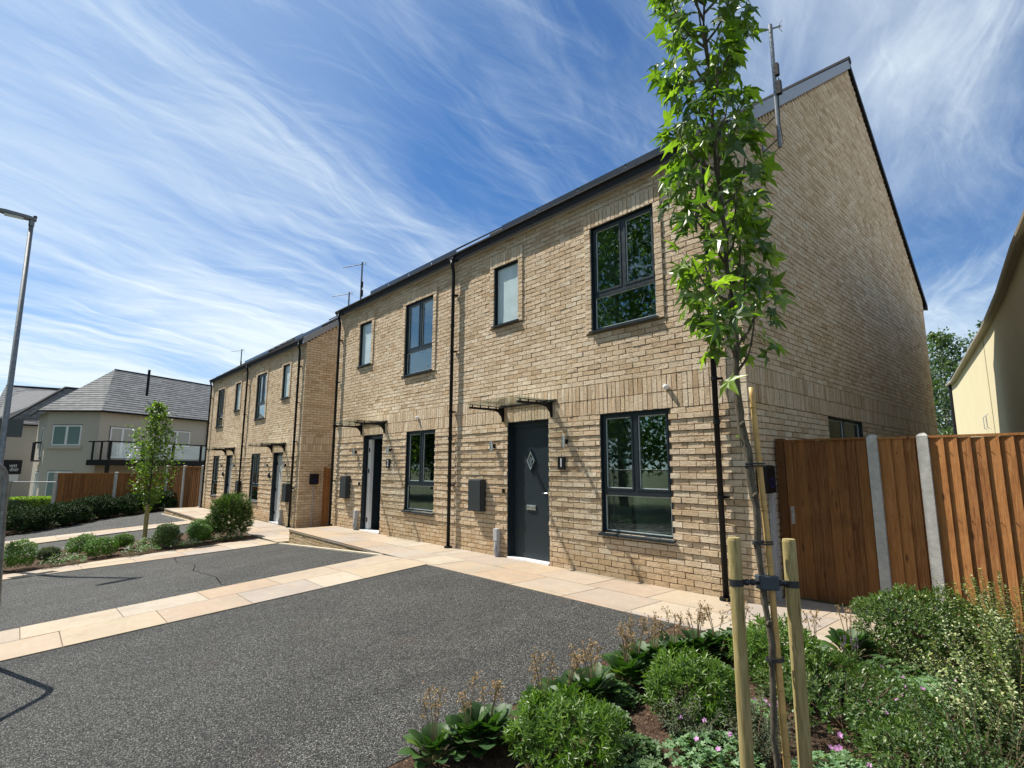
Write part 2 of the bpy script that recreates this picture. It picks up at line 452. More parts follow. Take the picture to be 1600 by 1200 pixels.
# ground sheet out to the horizon
mb = MB()
gx = [-900, -300, -120, -60, -45, -36, -30, -25, -20, -16, -13, -11, -9, -7, -5.5, -3, 0, 3, 6, 12, 30, 90, 300, 900]
gy = [-900, -300, -90, -40, -20, -12, -9, -6.6, -5, -3.5, -1.35, 0, 1, 3, 6, 12, 25, 60, 200, 900]
for y in gy:
    for x in gx: mb.v.append((x, y, zg(x, y)-.045))
for j in range(len(gy)-1):
    for i in range(len(gx)-1):
        a = j*len(gx)+i; mb.f.append((a, a+1, a+1+len(gx), a+len(gx))); mb.m.append(0)
GRASSM = mk_plain('verge_ground', (.07, .085, .035), .95, var=.5, vs=3, bump=.03, bs=30)
tag(mb.build('ground', GRASSM), kind='structure')

sheet('driveway', [(-4.52, -1.36), (-4.52, -6.35), (-.22, -6.35), (-.22, -1.36)], TAR, 0)
jn = [(-6.25, -3.80), (-7.1, -3.66), (-8.4, -3.71), (-9.2, -3.5), (-10.2, -3.62), (-11.12, -3.5)]     # ragged joint between old and new tarmac
sheet('driveway_second', [(-5.93, -1.30)]+[(-5.9, -3.75)]+jn+[(-10.6, -1.40)], TAR, -.004)
sheet('driveway_second', [(-5.9, -6.35), (-5.9, -3.765)]+[(x, y-.015) for x, y in jn]+[(-11.75, -6.35)], TAR2, -.003)
sheet('driveway_third', [(-15.6, -6.35), (-18.4, -6.35), (-18.75, -1.36), (-15.6, -1.36)], TAR2, -.02)
sheet('driveway_far', [(-20.4, -6.35), (-22.6, -6.35), (-25.9, -3.6), (-28.5, .1), (-25.0, .1), (-25.0, -1.36), (-19.95, -1.36)], TAR2, -.02)
sheet('pavement', [(-40, -6.36), (-40, -8.6), (14, -8.6), (14, -6.36)], mk_plain('pavement_grey', (.22, .22, .21), .9, bump=.004), -.01, 2)
sheet('road', [(-60, -8.75), (-60, -14), (30, -14), (30, -8.75)], TAR2, -.03, 3)

def slab_field(name, quads, thick=.045, off=.012, zfun=None, gap=.008):
    """stone slabs, each one island; quads = list of 4 corner lists (xy)"""
    zf = zfun or zg
    mb = MB()
    for q in quads:
        cx = sum(p[0] for p in q)/4; cy = sum(p[1] for p in q)/4
        r = []
        for p in q:
            dx, dy = p[0]-cx, p[1]-cy; l = math.hypot(dx, dy)
            k = (l-gap*.75)/l
            r.append((cx+dx*k, cy+dy*k))
        dz = U(-.0015, .0015)
        top = [(p[0], p[1], zf(*p)+off+dz+U(-.0012, .0012)) for p in r]; bot = [(p[0], p[1], zf(*p)+off-thick) for p in r]
        mb.raw(bot+top, [(4, 5, 6, 7), (0, 1, 5, 4), (1, 2, 6, 5), (2, 3, 7, 6), (3, 0, 4, 7)])
    return mb
def lerp(a, b, t): return (a[0]+(b[0]-a[0])*t, a[1]+(b[1]-a[1])*t)
def strip(a0, a1, b0, b1, rows, length, seed=1):
    """strip between edge a (a0->a1) and edge b (b0->b1); rows = fractions across; slabs of varied length"""
    rnd = random.Random(seed); Ltot = math.hypot(a1[0]-a0[0], a1[1]-a0[1]); quads = []
    for i in range(len(rows)-1):
        s = rnd.uniform(0, .6)*length
        cuts = [0]
        while s < Ltot-.15:
            if s > .15: cuts.append(s/Ltot)
            s += rnd.choice((length, length, length*.66, length*1.0))
        cuts.append(1)
        for k in range(len(cuts)-1):
            t0, t1 = cuts[k], cuts[k+1]; w0, w1 = rows[i], rows[i+1]
            quads.append([lerp(lerp(a0, a1, t0), lerp(b0, b1, t0), w0), lerp(lerp(a0, a1, t1), lerp(b0, b1, t1), w0),
                          lerp(lerp(a0, a1, t1), lerp(b0, b1, t1), w1), lerp(lerp(a0, a1, t0), lerp(b0, b1, t0), w1)])
    return quads
def ccw(q):
    a = sum(q[i][0]*q[(i+1) % 4][1]-q[(i+1) % 4][0]*q[i][1] for i in range(4))
    return q if a > 0 else q[::-1]
def paving(name, quads, zfun=None, **kw):
    mb = slab_field(name, [ccw(q) for q in quads], zfun=zfun, **kw)
    # grout bed just under the slab tops
    zf = zfun or zg
    for q in quads:
        q = ccw(q); mb.face([(p[0], p[1], zf(*p)+.006) for p in q], 1)
    return tag(mb.build(name, [SAND, GROUT]), kind='structure')
paving('path', strip((-4.52, -1.36), (-4.52, -6.6), (-5.94, -1.36), (-5.90, -6.6), [0, .5, 1], .9, 3))
paving('path_planter', strip((-10.62, -1.50), (-11.8, -6.6), (-12.13, -1.50), (-12.45, -6.6), [0, .55, 1], .9, 5))
paving('path_far', strip((-18.75, -1.40), (-18.35, -6.6), (-19.95, -1.40), (-20.42, -6.6), [0, .5, 1], .9, 8))
flat = lambda z: (lambda x, y: z)
rowsA = [0, .45, 1]
qa = strip((1.22, -1.35), (-5.1, -1.35), (1.22, .0), (-5.1, .0), [0, .0667, .52, 1], .9, 11)
qb = strip((-5.1, -1.35), (-10.85, -1.19), (-5.1, .0), (-10.85, .0), [0, .5, 1], .9, 12)
qc = strip((.02, .0), (.02, .62), (1.22, .0), (1.22, .62), [0, .5, 1], .62, 13)
paving('patio', qa+qb+qc, flat(-.010))
qd = strip((-10.95, -1.42), (-25.1, -1.36), (-10.95, .0), (-25.1, .0), [0, .45, 1], .9, 15)
qe = strip((-11.25, 0), (-13.66, 0), (-11.25, .85), (-13.66, .85), [0, 1], .9, 16)
paving('patio_lower', qd+qe, flat(-.302))
qf = strip((-24.9, 0.0), (-28.5, 0.0), (-24.9, 1.1), (-28.5, .8), [0, 1], .9, 17)
paving('patio_end', qf, flat(-.31))

# ------------------------------------------------------------------ bricks
CH = .07529
def brick_box(mb, mp, u0, u1, z0, z1, d, depth=.02):
    """brick front at distance d out of the wall face"""
    j = [d+U(-.0028, .0028) for _ in range(4)]
    e = .0026; z0 += U(-.0022, .0022); z1 += U(-.0022, .0016)
    P = [mp(u0+U(-e, e), z0, j[0]), mp(u1+U(-e, e), z0, j[1]), mp(u1+U(-e, e), z1, j[2]), mp(u0+U(-e, e), z1, j[3])]
    Q = [mp(u0, z0, d-depth), mp(u1, z0, d-depth), mp(u1, z1, d-depth), mp(u0, z1, d-depth)]
    mb.raw(P+Q, [(0, 1, 2, 3), (1, 0, 4, 5), (2, 1, 5, 6), (3, 2, 6, 7), (0, 3, 7, 4)])
def sub_spans(spans, a, b):
    r = []
    for s, e in spans:
        if b <= s or a >= e: r.append((s, e)); continue
        if a > s: r.append((s, a))
        if b < e: r.append((b, e))
    return r
def course(mb, mp, spans, z0, z1, off, d, pitch=.225, jt=.011, depth=.02, rnd=.0028):
    for s, e in spans:
        k = math.floor((s-off)/pitch)
        u = off+k*pitch
        while u < e:
            a, b = max(u, s), min(u+pitch-jt, e)
            if e-(u+pitch-jt) < .03: b = e
            if b-a > .022: brick_box(mb, mp, a, b, z0, z1, d+U(-rnd, rnd), depth)
            if b == e: break
            u += pitch

def brick_wall(mb, mp, u0, u1, ztop, holes, panels, ribs=None, edge=None):
    """stretcher courses, soldier band 30..36, holes (u0,u1,z0,z1), projecting panels round holes"""
    i = 0
    while i*CH < ztop:
        z0 = i*CH; z1 = z0+CH-.010; zc = (z0+z1)/2
        if edge:
            s0, s1 = edge(z1)
            if s1-s0 < .05: break
        else: s0, s1 = u0, u1
        spans = [(s0, s1)]
        if 30 <= i < 36:
            if i in (30, 33):
                for a, b, h0, h1 in holes:
                    if h0 < z0+.1 < h1-.02: spans = sub_spans(spans, a, b)
                course(mb, mp, spans, z0, z0+3*CH-.010, 0, .003, .075, .010, rnd=.003)
            i += 1; continue
        for a, b, h0, h1 in holes+[(p[0], p[1], p[2], p[3]) for p in panels]:
            if h0 < zc < h1: spans = sub_spans(spans, a, b)
        off = .1125 if i % 2 else 0
        d = 0.0
        if ribs and i % 2 == 0 and 5 < i < 30:
            rs = spans
            for a, b in ribs: rs = sub_spans(rs, a, b)
            course(mb, mp, rs, z0, z1, off, .0135, depth=.045, rnd=.003)
            fs = []
            for s, e in spans:
                for a, b in ribs:
                    a2, b2 = max(s, a), min(e, b)
                    if b2-a2 > .03: fs.append((a2, b2))
            course(mb, mp, fs, z0, z1, off, 0)
        else:
            course(mb, mp, spans, z0, z1, off, d)
        i += 1
    for a, b, z0, z1, ha, hb, hz0, hz1 in panels:      # surround: half-brick jambs and soldier head
        z = z0
        while z < hz1-.02:
            course(mb, mp, [(a, ha)], z, min(z+CH-.01, hz1), a, .020, .30, .0, .045)
            course(mb, mp, [(hb, b)], z, min(z+CH-.01, hz1), hb, .020, .30, .0, .045)
            z += CH
        course(mb, mp, [(a, b)], hz1, z1, a, .020, .075, .010, .045, .003)

def wall_cells(mb, x0, x1, z0, z1, holes, y0, y1):
    xs = sorted({x0, x1}|{h[0] for h in holes}|{h[1] for h in holes}); zs = sorted({z0, z1}|{h[2] for h in holes}|{h[3] for h in holes})
    for i in range(len(xs)-1):
        j = 0
        while j < len(zs)-1:
            def solid(jj):
                cx, cz = (xs[i]+xs[i+1])/2, (zs[jj]+zs[jj+1])/2
                return not any(h[0] < cx < h[1] and h[2] < cz < h[3] for h in holes)
            if not solid(j): j += 1; continue
            k = j
            while k+1 < len(zs)-1 and solid(k+1): k += 1
            mb.box(xs[i], xs[i+1], y0, y1, zs[j], zs[k+1]); j = k+1

HW = 11.2; HD = 9.9
RF = lambda y: 5.83+.704*y               # top of front slope
RB = lambda y: 5.49-.887*(y-10.12)       # top of back slope
RY = (5.49+.887*10.12-5.83)/(.704+.887)  # ridge y

def solid_text(name, txt, size, loc, mat, parent, rot, ext=.002, align='CENTER'):
    cu = bpy.data.curves.new(name, 'FONT'); cu.body = txt; cu.size = size; cu.extrude = ext; cu.align_x = align; cu.align_y = 'CENTER'
    t = bpy.data.objects.new(name, cu); COL.objects.link(t)
    bpy.context.view_layer.update()
    me = bpy.data.meshes.new_from_object(t.evaluated_get(bpy.context.evaluated_depsgraph_get()))
    bpy.data.objects.remove(t)
    me.materials.clear(); me.materials.append(mat)
    o = bpy.data.objects.new(name, me); COL.objects.link(o); o.parent = parent; o.location = loc; o.rotation_euler = rot
    return o

def window(root, x0, x1, z0, z1, kind, glass, curtain=None, sill=True, plane='front', yo=.042):
    """casement window; front wall (normal -y).  kind: 'big' = two casements over a fixed light, 'one' = single light"""
    F = MB(); fr = .042
    ya, yb_ = yo, yo+.07
    F.box(x0, x0+fr, ya, yb_, z0, z1); F.box(x1-fr, x1, ya, yb_, z0, z1)
    F.box(x0+fr, x1-fr, ya, yb_, z0, z0+fr); F.box(x0+fr, x1-fr, ya, yb_, z1-fr, z1)
    panes = []
    if kind == 'big':
        zt = z0+(z1-z0)*.335; xm = (x0+x1)/2
        F.box(x0+fr, x1-fr, ya-.006, yb_, zt-.035, zt+.035)
        F.box(xm-.028, xm+.028, ya-.004, yb_, zt+.035, z1-fr)
        sash = .028
        for a, b in ((x0+fr, xm-.028), (xm+.028, x1-fr)):      # sash rims stand proud
            F.box(a, a+sash, ya-.012, ya+.04, zt+.035, z1-fr); F.box(b-sash, b, ya-.012, ya+.04, zt+.035, z1-fr)
            F.box(a+sash, b-sash, ya-.012, ya+.04, zt+.035, zt+.035+sash); F.box(a+sash, b-sash, ya-.012, ya+.04, z1-fr-sash, z1-fr)
            panes.append((a+sash, b-sash, zt+.035+sash, z1-fr-sash))
        panes.append((x0+fr, x1-fr, z0+fr, zt-.035))
    elif kind == 'two':
        xm = (x0+x1)/2
        F.box(xm-.035, xm+.035, ya-.004, yb_, z0+fr, z1-fr)
        panes += [(x0+fr, xm-.035, z0+fr, z1-fr), (xm+.035, x1-fr, z0+fr, z1-fr)]
    else:
        panes.append((x0+fr, x1-fr, z0+fr, z1-fr))
    # dark liners of the reveal
    F.box(x0-.001, x0+.012, .004, ya, z0, z1); F.box(x1-.012, x1+.001, .004, ya, z0, z1); F.box(x0+.012, x1-.012, .004, ya, z1-.012, z1+.001)
    w = F.build('window', ANTH, root)
    for a, b, c, d in panes:
        m = MB(); m.box(a-.004, b+.004, ya+.020, ya+.026, c-.004, d+.004); m.build('pane', glass, w)
        m = MB(); t = .011; y0_, y1_ = ya+.012, ya+.020
        m.box(a, a+t, y0_, y1_, c, d); m.box(b-t, b, y0_, y1_, c, d); m.box(a+t, b-t, y0_, y1_, c, c+t); m.box(a+t, b-t, y0_, y1_, d-t, d)
        m.build('glazing_bead', BEAD, w)
    if kind == 'big':
        m = MB(); xm = (x0+x1)/2; zc = z0+(z1-z0)*.62
        m.box(xm+.050, xm+.066, yb_+.005, yb_+.035, zc-.055, zc+.055); m.build('handle', WHITE, w)
    if sill:
        m = MB()
        m.raw([(x0-.03, -.055, z0-.028), (x1+.03, -.055, z0-.028), (x1+.03, ya, z0-.005), (x0-.03, ya, z0-.005),
               (x0-.03, -.055, z0-.003), (x1+.03, -.055, z0-.003), (x1+.03, ya, z0+.016), (x0-.03, ya, z0+.016)],
              [(0, 3, 2, 1), (4, 5, 6, 7), (0, 1, 5, 4), (1, 2, 6, 5), (2, 3, 7, 6), (3, 0, 4, 7)])
        m.build('sill', ANTH, w)
    if curtain:
        for a, b, den in curtain:
            m = MB(); n = 40; pts = []
            for i in range(n+1):
                t = i/n; pts.append((a+(b-a)*t, yb_+.045+.018*math.sin(t*(b-a)*den)+.008*math.sin(t*31)))
            for i in range(n):
                p, q = pts[i], pts[i+1]
                m.raw([(p[0], p[1], z0-.05), (q[0], q[1], z0-.05), (q[0], q[1], z1), (p[0], p[1], z1)], [(0, 1, 2, 3)])
            o = m.build('curtain', CURT, w, smooth=True)
    return w
def room(root, x0, x1, z0, z1, d=2.6, w=.5, zf=None):
    zf = z0-.4 if zf is None else zf
    m = MB(); a, b, c, e = x0-w, x1+w, zf, z1+.15; y0, y1 = .31, .31+d
    m.face([(a, y1, c), (b, y1, c), (b, y1, e), (a, y1, e)]); m.face([(a, y0, c), (a, y1, c), (a, y1, e), (a, y0, e)])
    m.face([(b, y0, c), (b, y1, c), (b, y1, e), (b, y0, e)]); m.face([(a, y0, c), (b, y0, c), (b, y1, c), (a, y1, c)])
    m.face([(a, y0, e), (b, y0, e), (b, y1, e), (a, y1, e)])
    m.build('interior', ROOMM, root)

def wall_light(root, x, z):
    m = MB(); m.tube([(x, -.085, z-.085), (x, -.085, z+.085)], .030, 14)
    o = m.build('wall_light', CHROME, root, smooth=False)
    m = MB(); m.box(x-.022, x+.022, -.060, .0, z-.035, z+.035); m.build('bracket', BLACK, o)
def number_plate(root, x, z, digit):
    m = MB(); m.box(x-.075, x+.075, -.036, -.008, z-.10, z+.10); o = m.build('number_plate', BLACK, root, bevel=.003)
    solid_text('digit', digit, .19, (x, -.0375, z), WHITE, o, (R(90), 0, 0), .0012)
    m = MB()
    for sx in (-1, 1):
        for sz in (-1, 1): m.tube([(x+sx*.060, -.039, z+sz*.085), (x+sx*.060, -.036, z+sz*.085)], .0045, 8)
    m.build('screw', CHROME, o)
def canopy(root, x0, x1, z=2.47, d=.80):
    c = MB(); c.box(x0-.10, x1+.10, -d, -.03, z+.055, z+.064)
    o = c.build('canopy', CGLASS, root)
    m = MB(); m.box(x0-.10, x1+.10, -.03, -.004, z+.045, z+.085); m.build('wall_channel', BLACK, o)
    for x in (x0, x1):
        m = MB()
        def pl(prof, t):
            n = len(prof); v = [(x-t, y, zz) for y, zz in prof]+[(x+t, y, zz) for y, zz in prof]
            m.raw(v, [tuple(range(n-1, -1, -1)), tuple(range(n, 2*n))]+[(i, (i+1) % n, n+(i+1) % n, n+i) for i in range(n)])
        pl([(-.004, z+.05), (-.004, z-.20), (-.035, z-.20), (-.05, z-.12), (-.12, z-.045), (-.20, z-.02), (-d+.04, z-.02), (-d+.04, z+.012), (-.15, z+.022), (-.035, z+.05)], .012)
        pl([(-.10, z+.052), (-.10, z+.044), (-d+.03, z+.044), (-d+.03, z+.052)], .008)
        for q in range(4):
            y = -.18-q*(d-.25)/3.2; m.box(x-.006, x+.006, y-.01, y+.01, z+.005, z+.045)
        m.build('canopy_bracket', BLACK, o)
def meter_box(root, x0, x1, z0, z1):
    m = MB(); m.box(x0, x1, -.115, .0, z0, z1); o = m.build('meter_box', BOXM, root, bevel=.006)
    m = MB(); m.box(x0+.012, x1-.012, -.135, -.116, z0+.012, z1-.014); m.build('meter_box_door', BOXM, o, bevel=.006)
def gas_riser(root, x):
    m = MB(); m.box(x-.05, x+.05, -.085, .0, .26, .46); m.box(x-.035, x+.035, -.065, .0, .0, .26)
    m.tube([(x, -.06, .24), (x+.01, -.09, .12), (x+.02, -.07, .0)], .024, 10)
    m.build('service_riser', GREYP, root, bevel=.006)
def downpipe(root, x, ztop=5.62, shoe=0.0, kick=.0):
    m = MB(); m.tube([(x, -.13, ztop), (x, -.125, ztop-.09), (x, -.088, ztop-.22), (x, -.085, ztop-.30), (x, -.085, shoe+.02)], .034, 14)
    o = m.build('downpipe', BLACK, root, smooth=True)
    for z in (shoe+1.15, shoe+2.55, 3.75, 4.9):
        c = MB(); c.tube([(x, -.085, z-.022), (x, -.085, z+.022)], .041, 14); c.box(x-.012, x+.075, -.06, -.010, z-.012, z+.012); c.build('pipe_clip', BLACK, o)
    for z in (4.25, 2.0):
        c = MB(); c.tube([(x, -.085, z), (x, -.085, z+.06)], .040, 14); c.build('pipe_socket', BLACK, o)
    c = MB(); c.tube([(x, -.085, shoe), (x, -.085, shoe+.035)], .075, 14); c.build('pipe_collar', BLACK, o)
def aerial(root, x, y, z0, flip=1):
    m = MB(); m.tube([(x, y, z0), (x, y, z0+1.80)], .025, 10)
    for z in (z0+.16, z0+.42, z0+.80, z0+1.2, z0+1.5): m.tube([(x, y, z-.012), (x, y, z+.012)], .027, 10)
    o = m.build('aerial_mast', GALV, root)
    b = MB(); gxx = 0 if flip > 0 else -HW
    b.box(min(gxx, gxx+flip*.012), max(gxx, gxx+flip*.012), y+.20, y+.26, z0+.10, z0+.55)
    b.tube([(gxx, y+.23, z0+.50), (x, y+.03, z0+.50), (x, y-.02, z0+.50)], .011, 6); b.tube([(gxx, y+.23, z0+.16), (x, y+.03, z0+.16), (x, y-.02, z0+.16)], .011, 6)
    b.build('wall_bracket', GALV, o)
    a = MB(); t = Vector((x, y, z0+1.74)); d = Vector((-.70, -.32, 0)).normalized(); pz = Vector((0, 0, 1)); pp = d.cross(pz)
    a.tube([t-d*.12, t+d*.72], .011, 6)
    for k in range(13):
        q = t+d*(.06+k*.052); l = .034-.0005*k
        a.tube([q-pp*l, q+pp*l], .0035, 5)
    for s in (-1, 1): a.tube([t-d*.10+pz*s*.02, t-d*.14+pz*s*.05+pp*.05], .004, 5); a.tube([t-d*.10+pz*s*.02, t-d*.14+pz*s*.05-pp*.05], .004, 5)
    a.build('aerial_head', GALV, o)
    k = MB(); k.box(x+.015, x+.075, y-.03, y+.03, z0+.74, z0+.93); k.box(x+.01, x+.06, y-.03, y+.03, z0+1.02, z0+1.19)
    k.tube([(x+.04, y, z0+1.05), (x+.05, y+.02, z0+.9), (x+.03, y, z0+.7), (x+.025, y, z0+.3), (x+.01, y+.10, z0+.1), (gxx, y+.3, z0+.05)], .005, 6)
    k.build('signal_box', BLACK, o)
def pv_array(root, x0, x1, n, y0=.45, rows=1):
    for i in range(n):
        a = x0+(x1-x0)*i/n; b = x0+(x1-x0)*(i+1)/n-.02
        m = MB(); y1 = y0+1.35
        v = []
        for lift in (.075, .11):
            v += [(a, y0, RF(y0)+lift), (b, y0, RF(y0)+lift), (b, y1, RF(y1)+lift), (a, y1, RF(y1)+lift)]
        m.raw(v, [(0, 3, 2, 1), (4, 5, 6, 7), (0, 1, 5, 4), (1, 2, 6, 5), (2, 3, 7, 6), (3, 0, 4, 7)])
        o = m.build('solar_panel', PVM, root)
        k = MB(); k.raw([(a, y0-.004, RF(y0)+.0), (b, y0-.004, RF(y0)+.0), (b, y0-.004, RF(y0)+.105), (a, y0-.004, RF(y0)+.105)], [(0, 1, 2, 3)])
        k.build('panel_skirt', PVM, o)

def front_door(root, x0, x1, z0, z1, leaf, opened=False, hinges=False, diamond=False):
    F = MB(); fr = .055; ya = .10; yb_ = .17
    F.box(x0, x0+fr, ya, yb_, z0, z1); F.box(x1-fr, x1, ya, yb_, z0, z1); F.box(x0+fr, x1-fr, ya, yb_, z1-.10, z1)
    F.box(x0-.001, x0+.012, .004, ya, z0, z1); F.box(x1-.012, x1+.001, .004, ya, z0, z1); F.box(x0+.012, x1-.012, .004, ya, z1-.012, z1+.001)
    fo = F.build('door_frame', ANTH, root)
    m = MB(); m.box(x0+.012, x1-.012, -.02, yb_+.05, z0-.005, z0+.028); m.build('threshold', WHITE, fo, bevel=.004)
    a, b = x0+fr, x1-fr; zt = z1-.10; zb_ = z0+.032
    if not opened:
        m = MB(); m.box(a+.003, b-.003, ya+.02, ya+.065, zb_, zt-.003); d = m.build('door', leaf, root)
        if diamond:
            cx, cz = a+(b-a)*.47, z0+1.60; rx, rz = .105, .175
            def ring(r0, r1, y0, y1, mat, nm):
                q = MB(); n = 4
                P = [(1, 0), (0, 1), (-1, 0), (0, -1)]
                v = []
                for y in (y0, y1):
                    for k in (r0, r1):
                        v += [(cx+p[0]*rx*k, y, cz+p[1]*rz*k) for p in P]
                f = []
                for i in range(4):
                    j = (i+1) % 4
                    f += [(i, j, 4+j, 4+i), (8+i, 12+i, 12+j, 8+j), (4+i, 4+j, 12+j, 12+i), (i, 8+i, 8+j, j)]
                q.raw(v, f); return q.build(nm, mat, d)
            ring(.80, 1.12, ya-.004, ya+.021, leaf, 'light_frame'); ring(.77, .83, ya-.007, ya+.021, BEAD, 'light_bead')
            q = MB(); q.raw([(cx+p[0]*rx*.8, ya+.012, cz+p[1]*rz*.8) for p in ((1, 0), (0, 1), (-1, 0), (0, -1))], [(0, 1, 2, 3)]); q.build('door_light', GLASS, d)
            q = MB(); q.box(cx-.11, cx+.11, ya+.002, ya+.019, z0+.80, z0+.88); q.box(cx-.095, cx+.095, ya-.006, ya+.003, z0+.815, z0+.865); q.build('letter_plate', CHROME, d, bevel=.003)
        if not hinges:
            q = MB(); hx = b-.055
            q.box(hx-.018, hx+.018, ya+.008, ya+.019, z0+.95, z0+1.17); q.tube([(hx, ya+.01, z0+1.08), (hx, ya-.035, z0+1.08), (hx-.10, ya-.04, z0+1.08)], .009, 8)
            q.build('handle', CHROME, d)
        if hinges:
            for z in (.25, 1.0, 1.85):
                q = MB(); q.box(a+.02, a+.075, ya+.0, ya+.019, z0+z, z0+z+.10); q.build('hinge', BLACK, d)
            q = MB(); q.box(b-.07, b-.04, ya-.01, ya+.019, z0+.95, z0+1.12); q.build('handle', CHROME, d)
    else:
        # leaf swung inwards on its left edge, white inner jamb in front of it
        m = MB(); m.box(a+.06, a+.105, yb_+.02, yb_+.85, zb_, zt-.003); d = m.build('door', leaf, root); d['label'] = 'front door standing open inwards'
        q = MB(); q.box(a+.004, a+.14, ya+.012, yb_+.018, zb_, zt-.003); q.build('inner_jamb', WHITE, d)
        for z in (.2, 1.35, 1.85):
            q = MB(); q.box(a+.055, a+.09, ya-.004, ya+.0115, z0+z, z0+z+.10); q.build('hinge', BLACK, d)

def make_house(loc, label, spec):
    root = thing('brick_house', label, 'house', loc)
    holes = [tuple(o[:4]) for o in spec['open']]
    fronts = MB(); mpf = lambda u, z, d: (u, -d, z)
    panels = []
    for a, b, z0, z1 in holes:
        if z0 > 3: panels.append((a-.112, b+.112, z0-.02, 5.375, a, b, z0-.02, z1))
    brick_wall(fronts, mpf, -HW, 0, 5.60, holes, panels, ribs=spec['flush'])
    fronts.build('front_wall', BRICK, root)
    core = MB(); wall_cells(core, -HW, -.014, -.6, 5.62, holes, .014, .30)
    core.build('wall_core', MORTAR, root)
    bw = MB(); bw.box(-HW, -.31, HD-.30, HD, -.6, 5.45); bw.build('rear_wall', SIDE, root)
    # gable to the right
    gm = MB(); mpg = lambda u, z, d: (d, u, z)
    zt = lambda y: min(RF(y)-.17, RB(y)-.10)
    def edge(z):
        a = max(0.0, (z+.17-5.83)/.704); b = min(HD, 10.12-(z+.10-5.49)/.887); return a, b
    gh = spec.get('gable_holes', [])
    brick_wall(gm, mpg, 0, HD, 9.6, gh, [], edge=edge)
    gm.build('gable_wall', BRICK, root)
    for x0, x1, mt in ((-.31, -.014, MORTAR), (-HW, -HW+.3, SIDE)):
        m = MB()
        def pent(ya, yb2, z0):
            ys = [ya]+([RY] if ya < RY < yb2 else [])+[yb2]
            pts = [(ya, z0)]+[(yb2, z0)]+[(y, zt(y)) for y in reversed(ys)]
            n = len(pts); v = [(x0, p[0], p[1]) for p in pts]+[(x1, p[0], p[1]) for p in pts]
            m.raw(v, [tuple(range(n)), tuple(range(2*n-1, n-1, -1))]+[(i, n+i, n+(i+1) % n, (i+1) % n) for i in range(n)])
        if gh and mt is MORTAR:
            a, b, z0, z1 = gh[0]
            pent(.301, a, -.6); pent(b, HD, -.6); pent(a, b, z1); m.box(x0, x1, a, b, -.6, z0)
        else: pent(.301, HD-.001, -.6)
        m.build('gable_core', mt, root)
    # roof
    rf = MB()
    def slab(y0, z0, y1, z1, xa, xb, t):
        v = [(xa, y0, z0-t), (xb, y0, z0-t), (xb, y1, z1-t), (xa, y1, z1-t), (xa, y0, z0), (xb, y0, z0), (xb, y1, z1), (xa, y1, z1)]
        rf.raw(v, [(0, 3, 2, 1), (4, 5, 6, 7), (0, 1, 5, 4), (1, 2, 6, 5), (2, 3, 7, 6), (3, 0, 4, 7)])
    xa, xb = -HW-.04, .04
    slab(-.12, RF(-.12)-.02, RY, RF(RY)-.02, xa, xb, .13); slab(RY, RB(RY)-.02, 10.08, RB(10.08)-.02, xa, xb, .07)
    n = 20
    for i in range(n):                       # tile courses stepping up the front slope
        y0 = -.16+(RY+.16)*i/n; y1 = -.16+(RY+.16)*(i+1)/n+.03
        nx = 34
        for k in range(nx):
            a = xa+(xb-xa)*k/nx; b = xa+(xb-xa)*(k+1)/nx-.006
            v = [(a, y0, RF(y0)-.012), (b, y0, RF(y0)-.012), (b, y1, RF(y1)-.018), (a, y1, RF(y1)-.018), (a, y0, RF(y0)+.018), (b, y0, RF(y0)+.018), (b, y1, RF(y1)-.012), (a, y1, RF(y1)-.012)]
            rf.raw(v, [(4, 5, 6, 7), (0, 1, 5, 4), (1, 2, 6, 5), (3, 0, 4, 7)])
    ro = rf.build('roof', ROOFT, root)
    m = MB(); m.tube([(xa-.01, RY, RF(RY)+.0), (xb+.03, RY, RF(RY)+.0)], .085, 10); m.build('ridge_tiles', ROOFT, ro)
    m = MB()
    v = lambda xx, y, z: (xx, y, z)
    for s0, s1 in ((.0055, .062),):
        y0, y1 = -.14, RY
        m.raw([(s0, y0, RF(y0)-.175), (s1, y0, RF(y0)-.175), (s1, y1, RF(y1)-.175), (s0, y1, RF(y1)-.175), (s0, y0, RF(y0)+.022), (s1, y0, RF(y0)+.022), (s1, y1, RF(y1)+.022), (s0, y1, RF(y1)+.022)],
              [(0, 3, 2, 1), (4, 5, 6, 7), (0, 1, 5, 4), (1, 2, 6, 5), (2, 3, 7, 6), (3, 0, 4, 7)])
    m.build('front_verge', ZINC, ro)
    m = MB(); y0, y1 = RY, 10.13
    m.raw([(.0055, y0, RB(y0)-.11), (.055, y0, RB(y0)-.11), (.055, y1, RB(y1)-.11), (.0055, y1, RB(y1)-.11), (.0055, y0, RB(y0)+.012), (.055, y0, RB(y0)+.012), (.055, y1, RB(y1)+.012), (.0055, y1, RB(y1)+.012)],
          [(0, 3, 2, 1), (4, 5, 6, 7), (0, 1, 5, 4), (1, 2, 6, 5), (2, 3, 7, 6), (3, 0, 4, 7)])
    m.build('rear_verge', BLACK, ro)
    # gutter: half round, with fascia
    g = MB(); pr = []
    for k in range(9):
        t = math.pi*k/8; pr.append((0, -.085-.062*math.cos(t), 5.735-.075*math.sin(t)))
    for k in range(8, -1, -1):
        t = math.pi*k/8; pr.append((0, -.085-.056*math.cos(t), 5.735-.068*math.sin(t)))
    g.extr(pr, (-HW-.08, 0, 0), (.06, 0, 0)); go = g.build('gutter', BLACK, root)
    f = MB(); f.box(-HW-.02, .004, -.019, .007, 5.605, 5.80); f.build('fascia', GREYP if spec.get('pale_fascia', True) else BLACK, go)
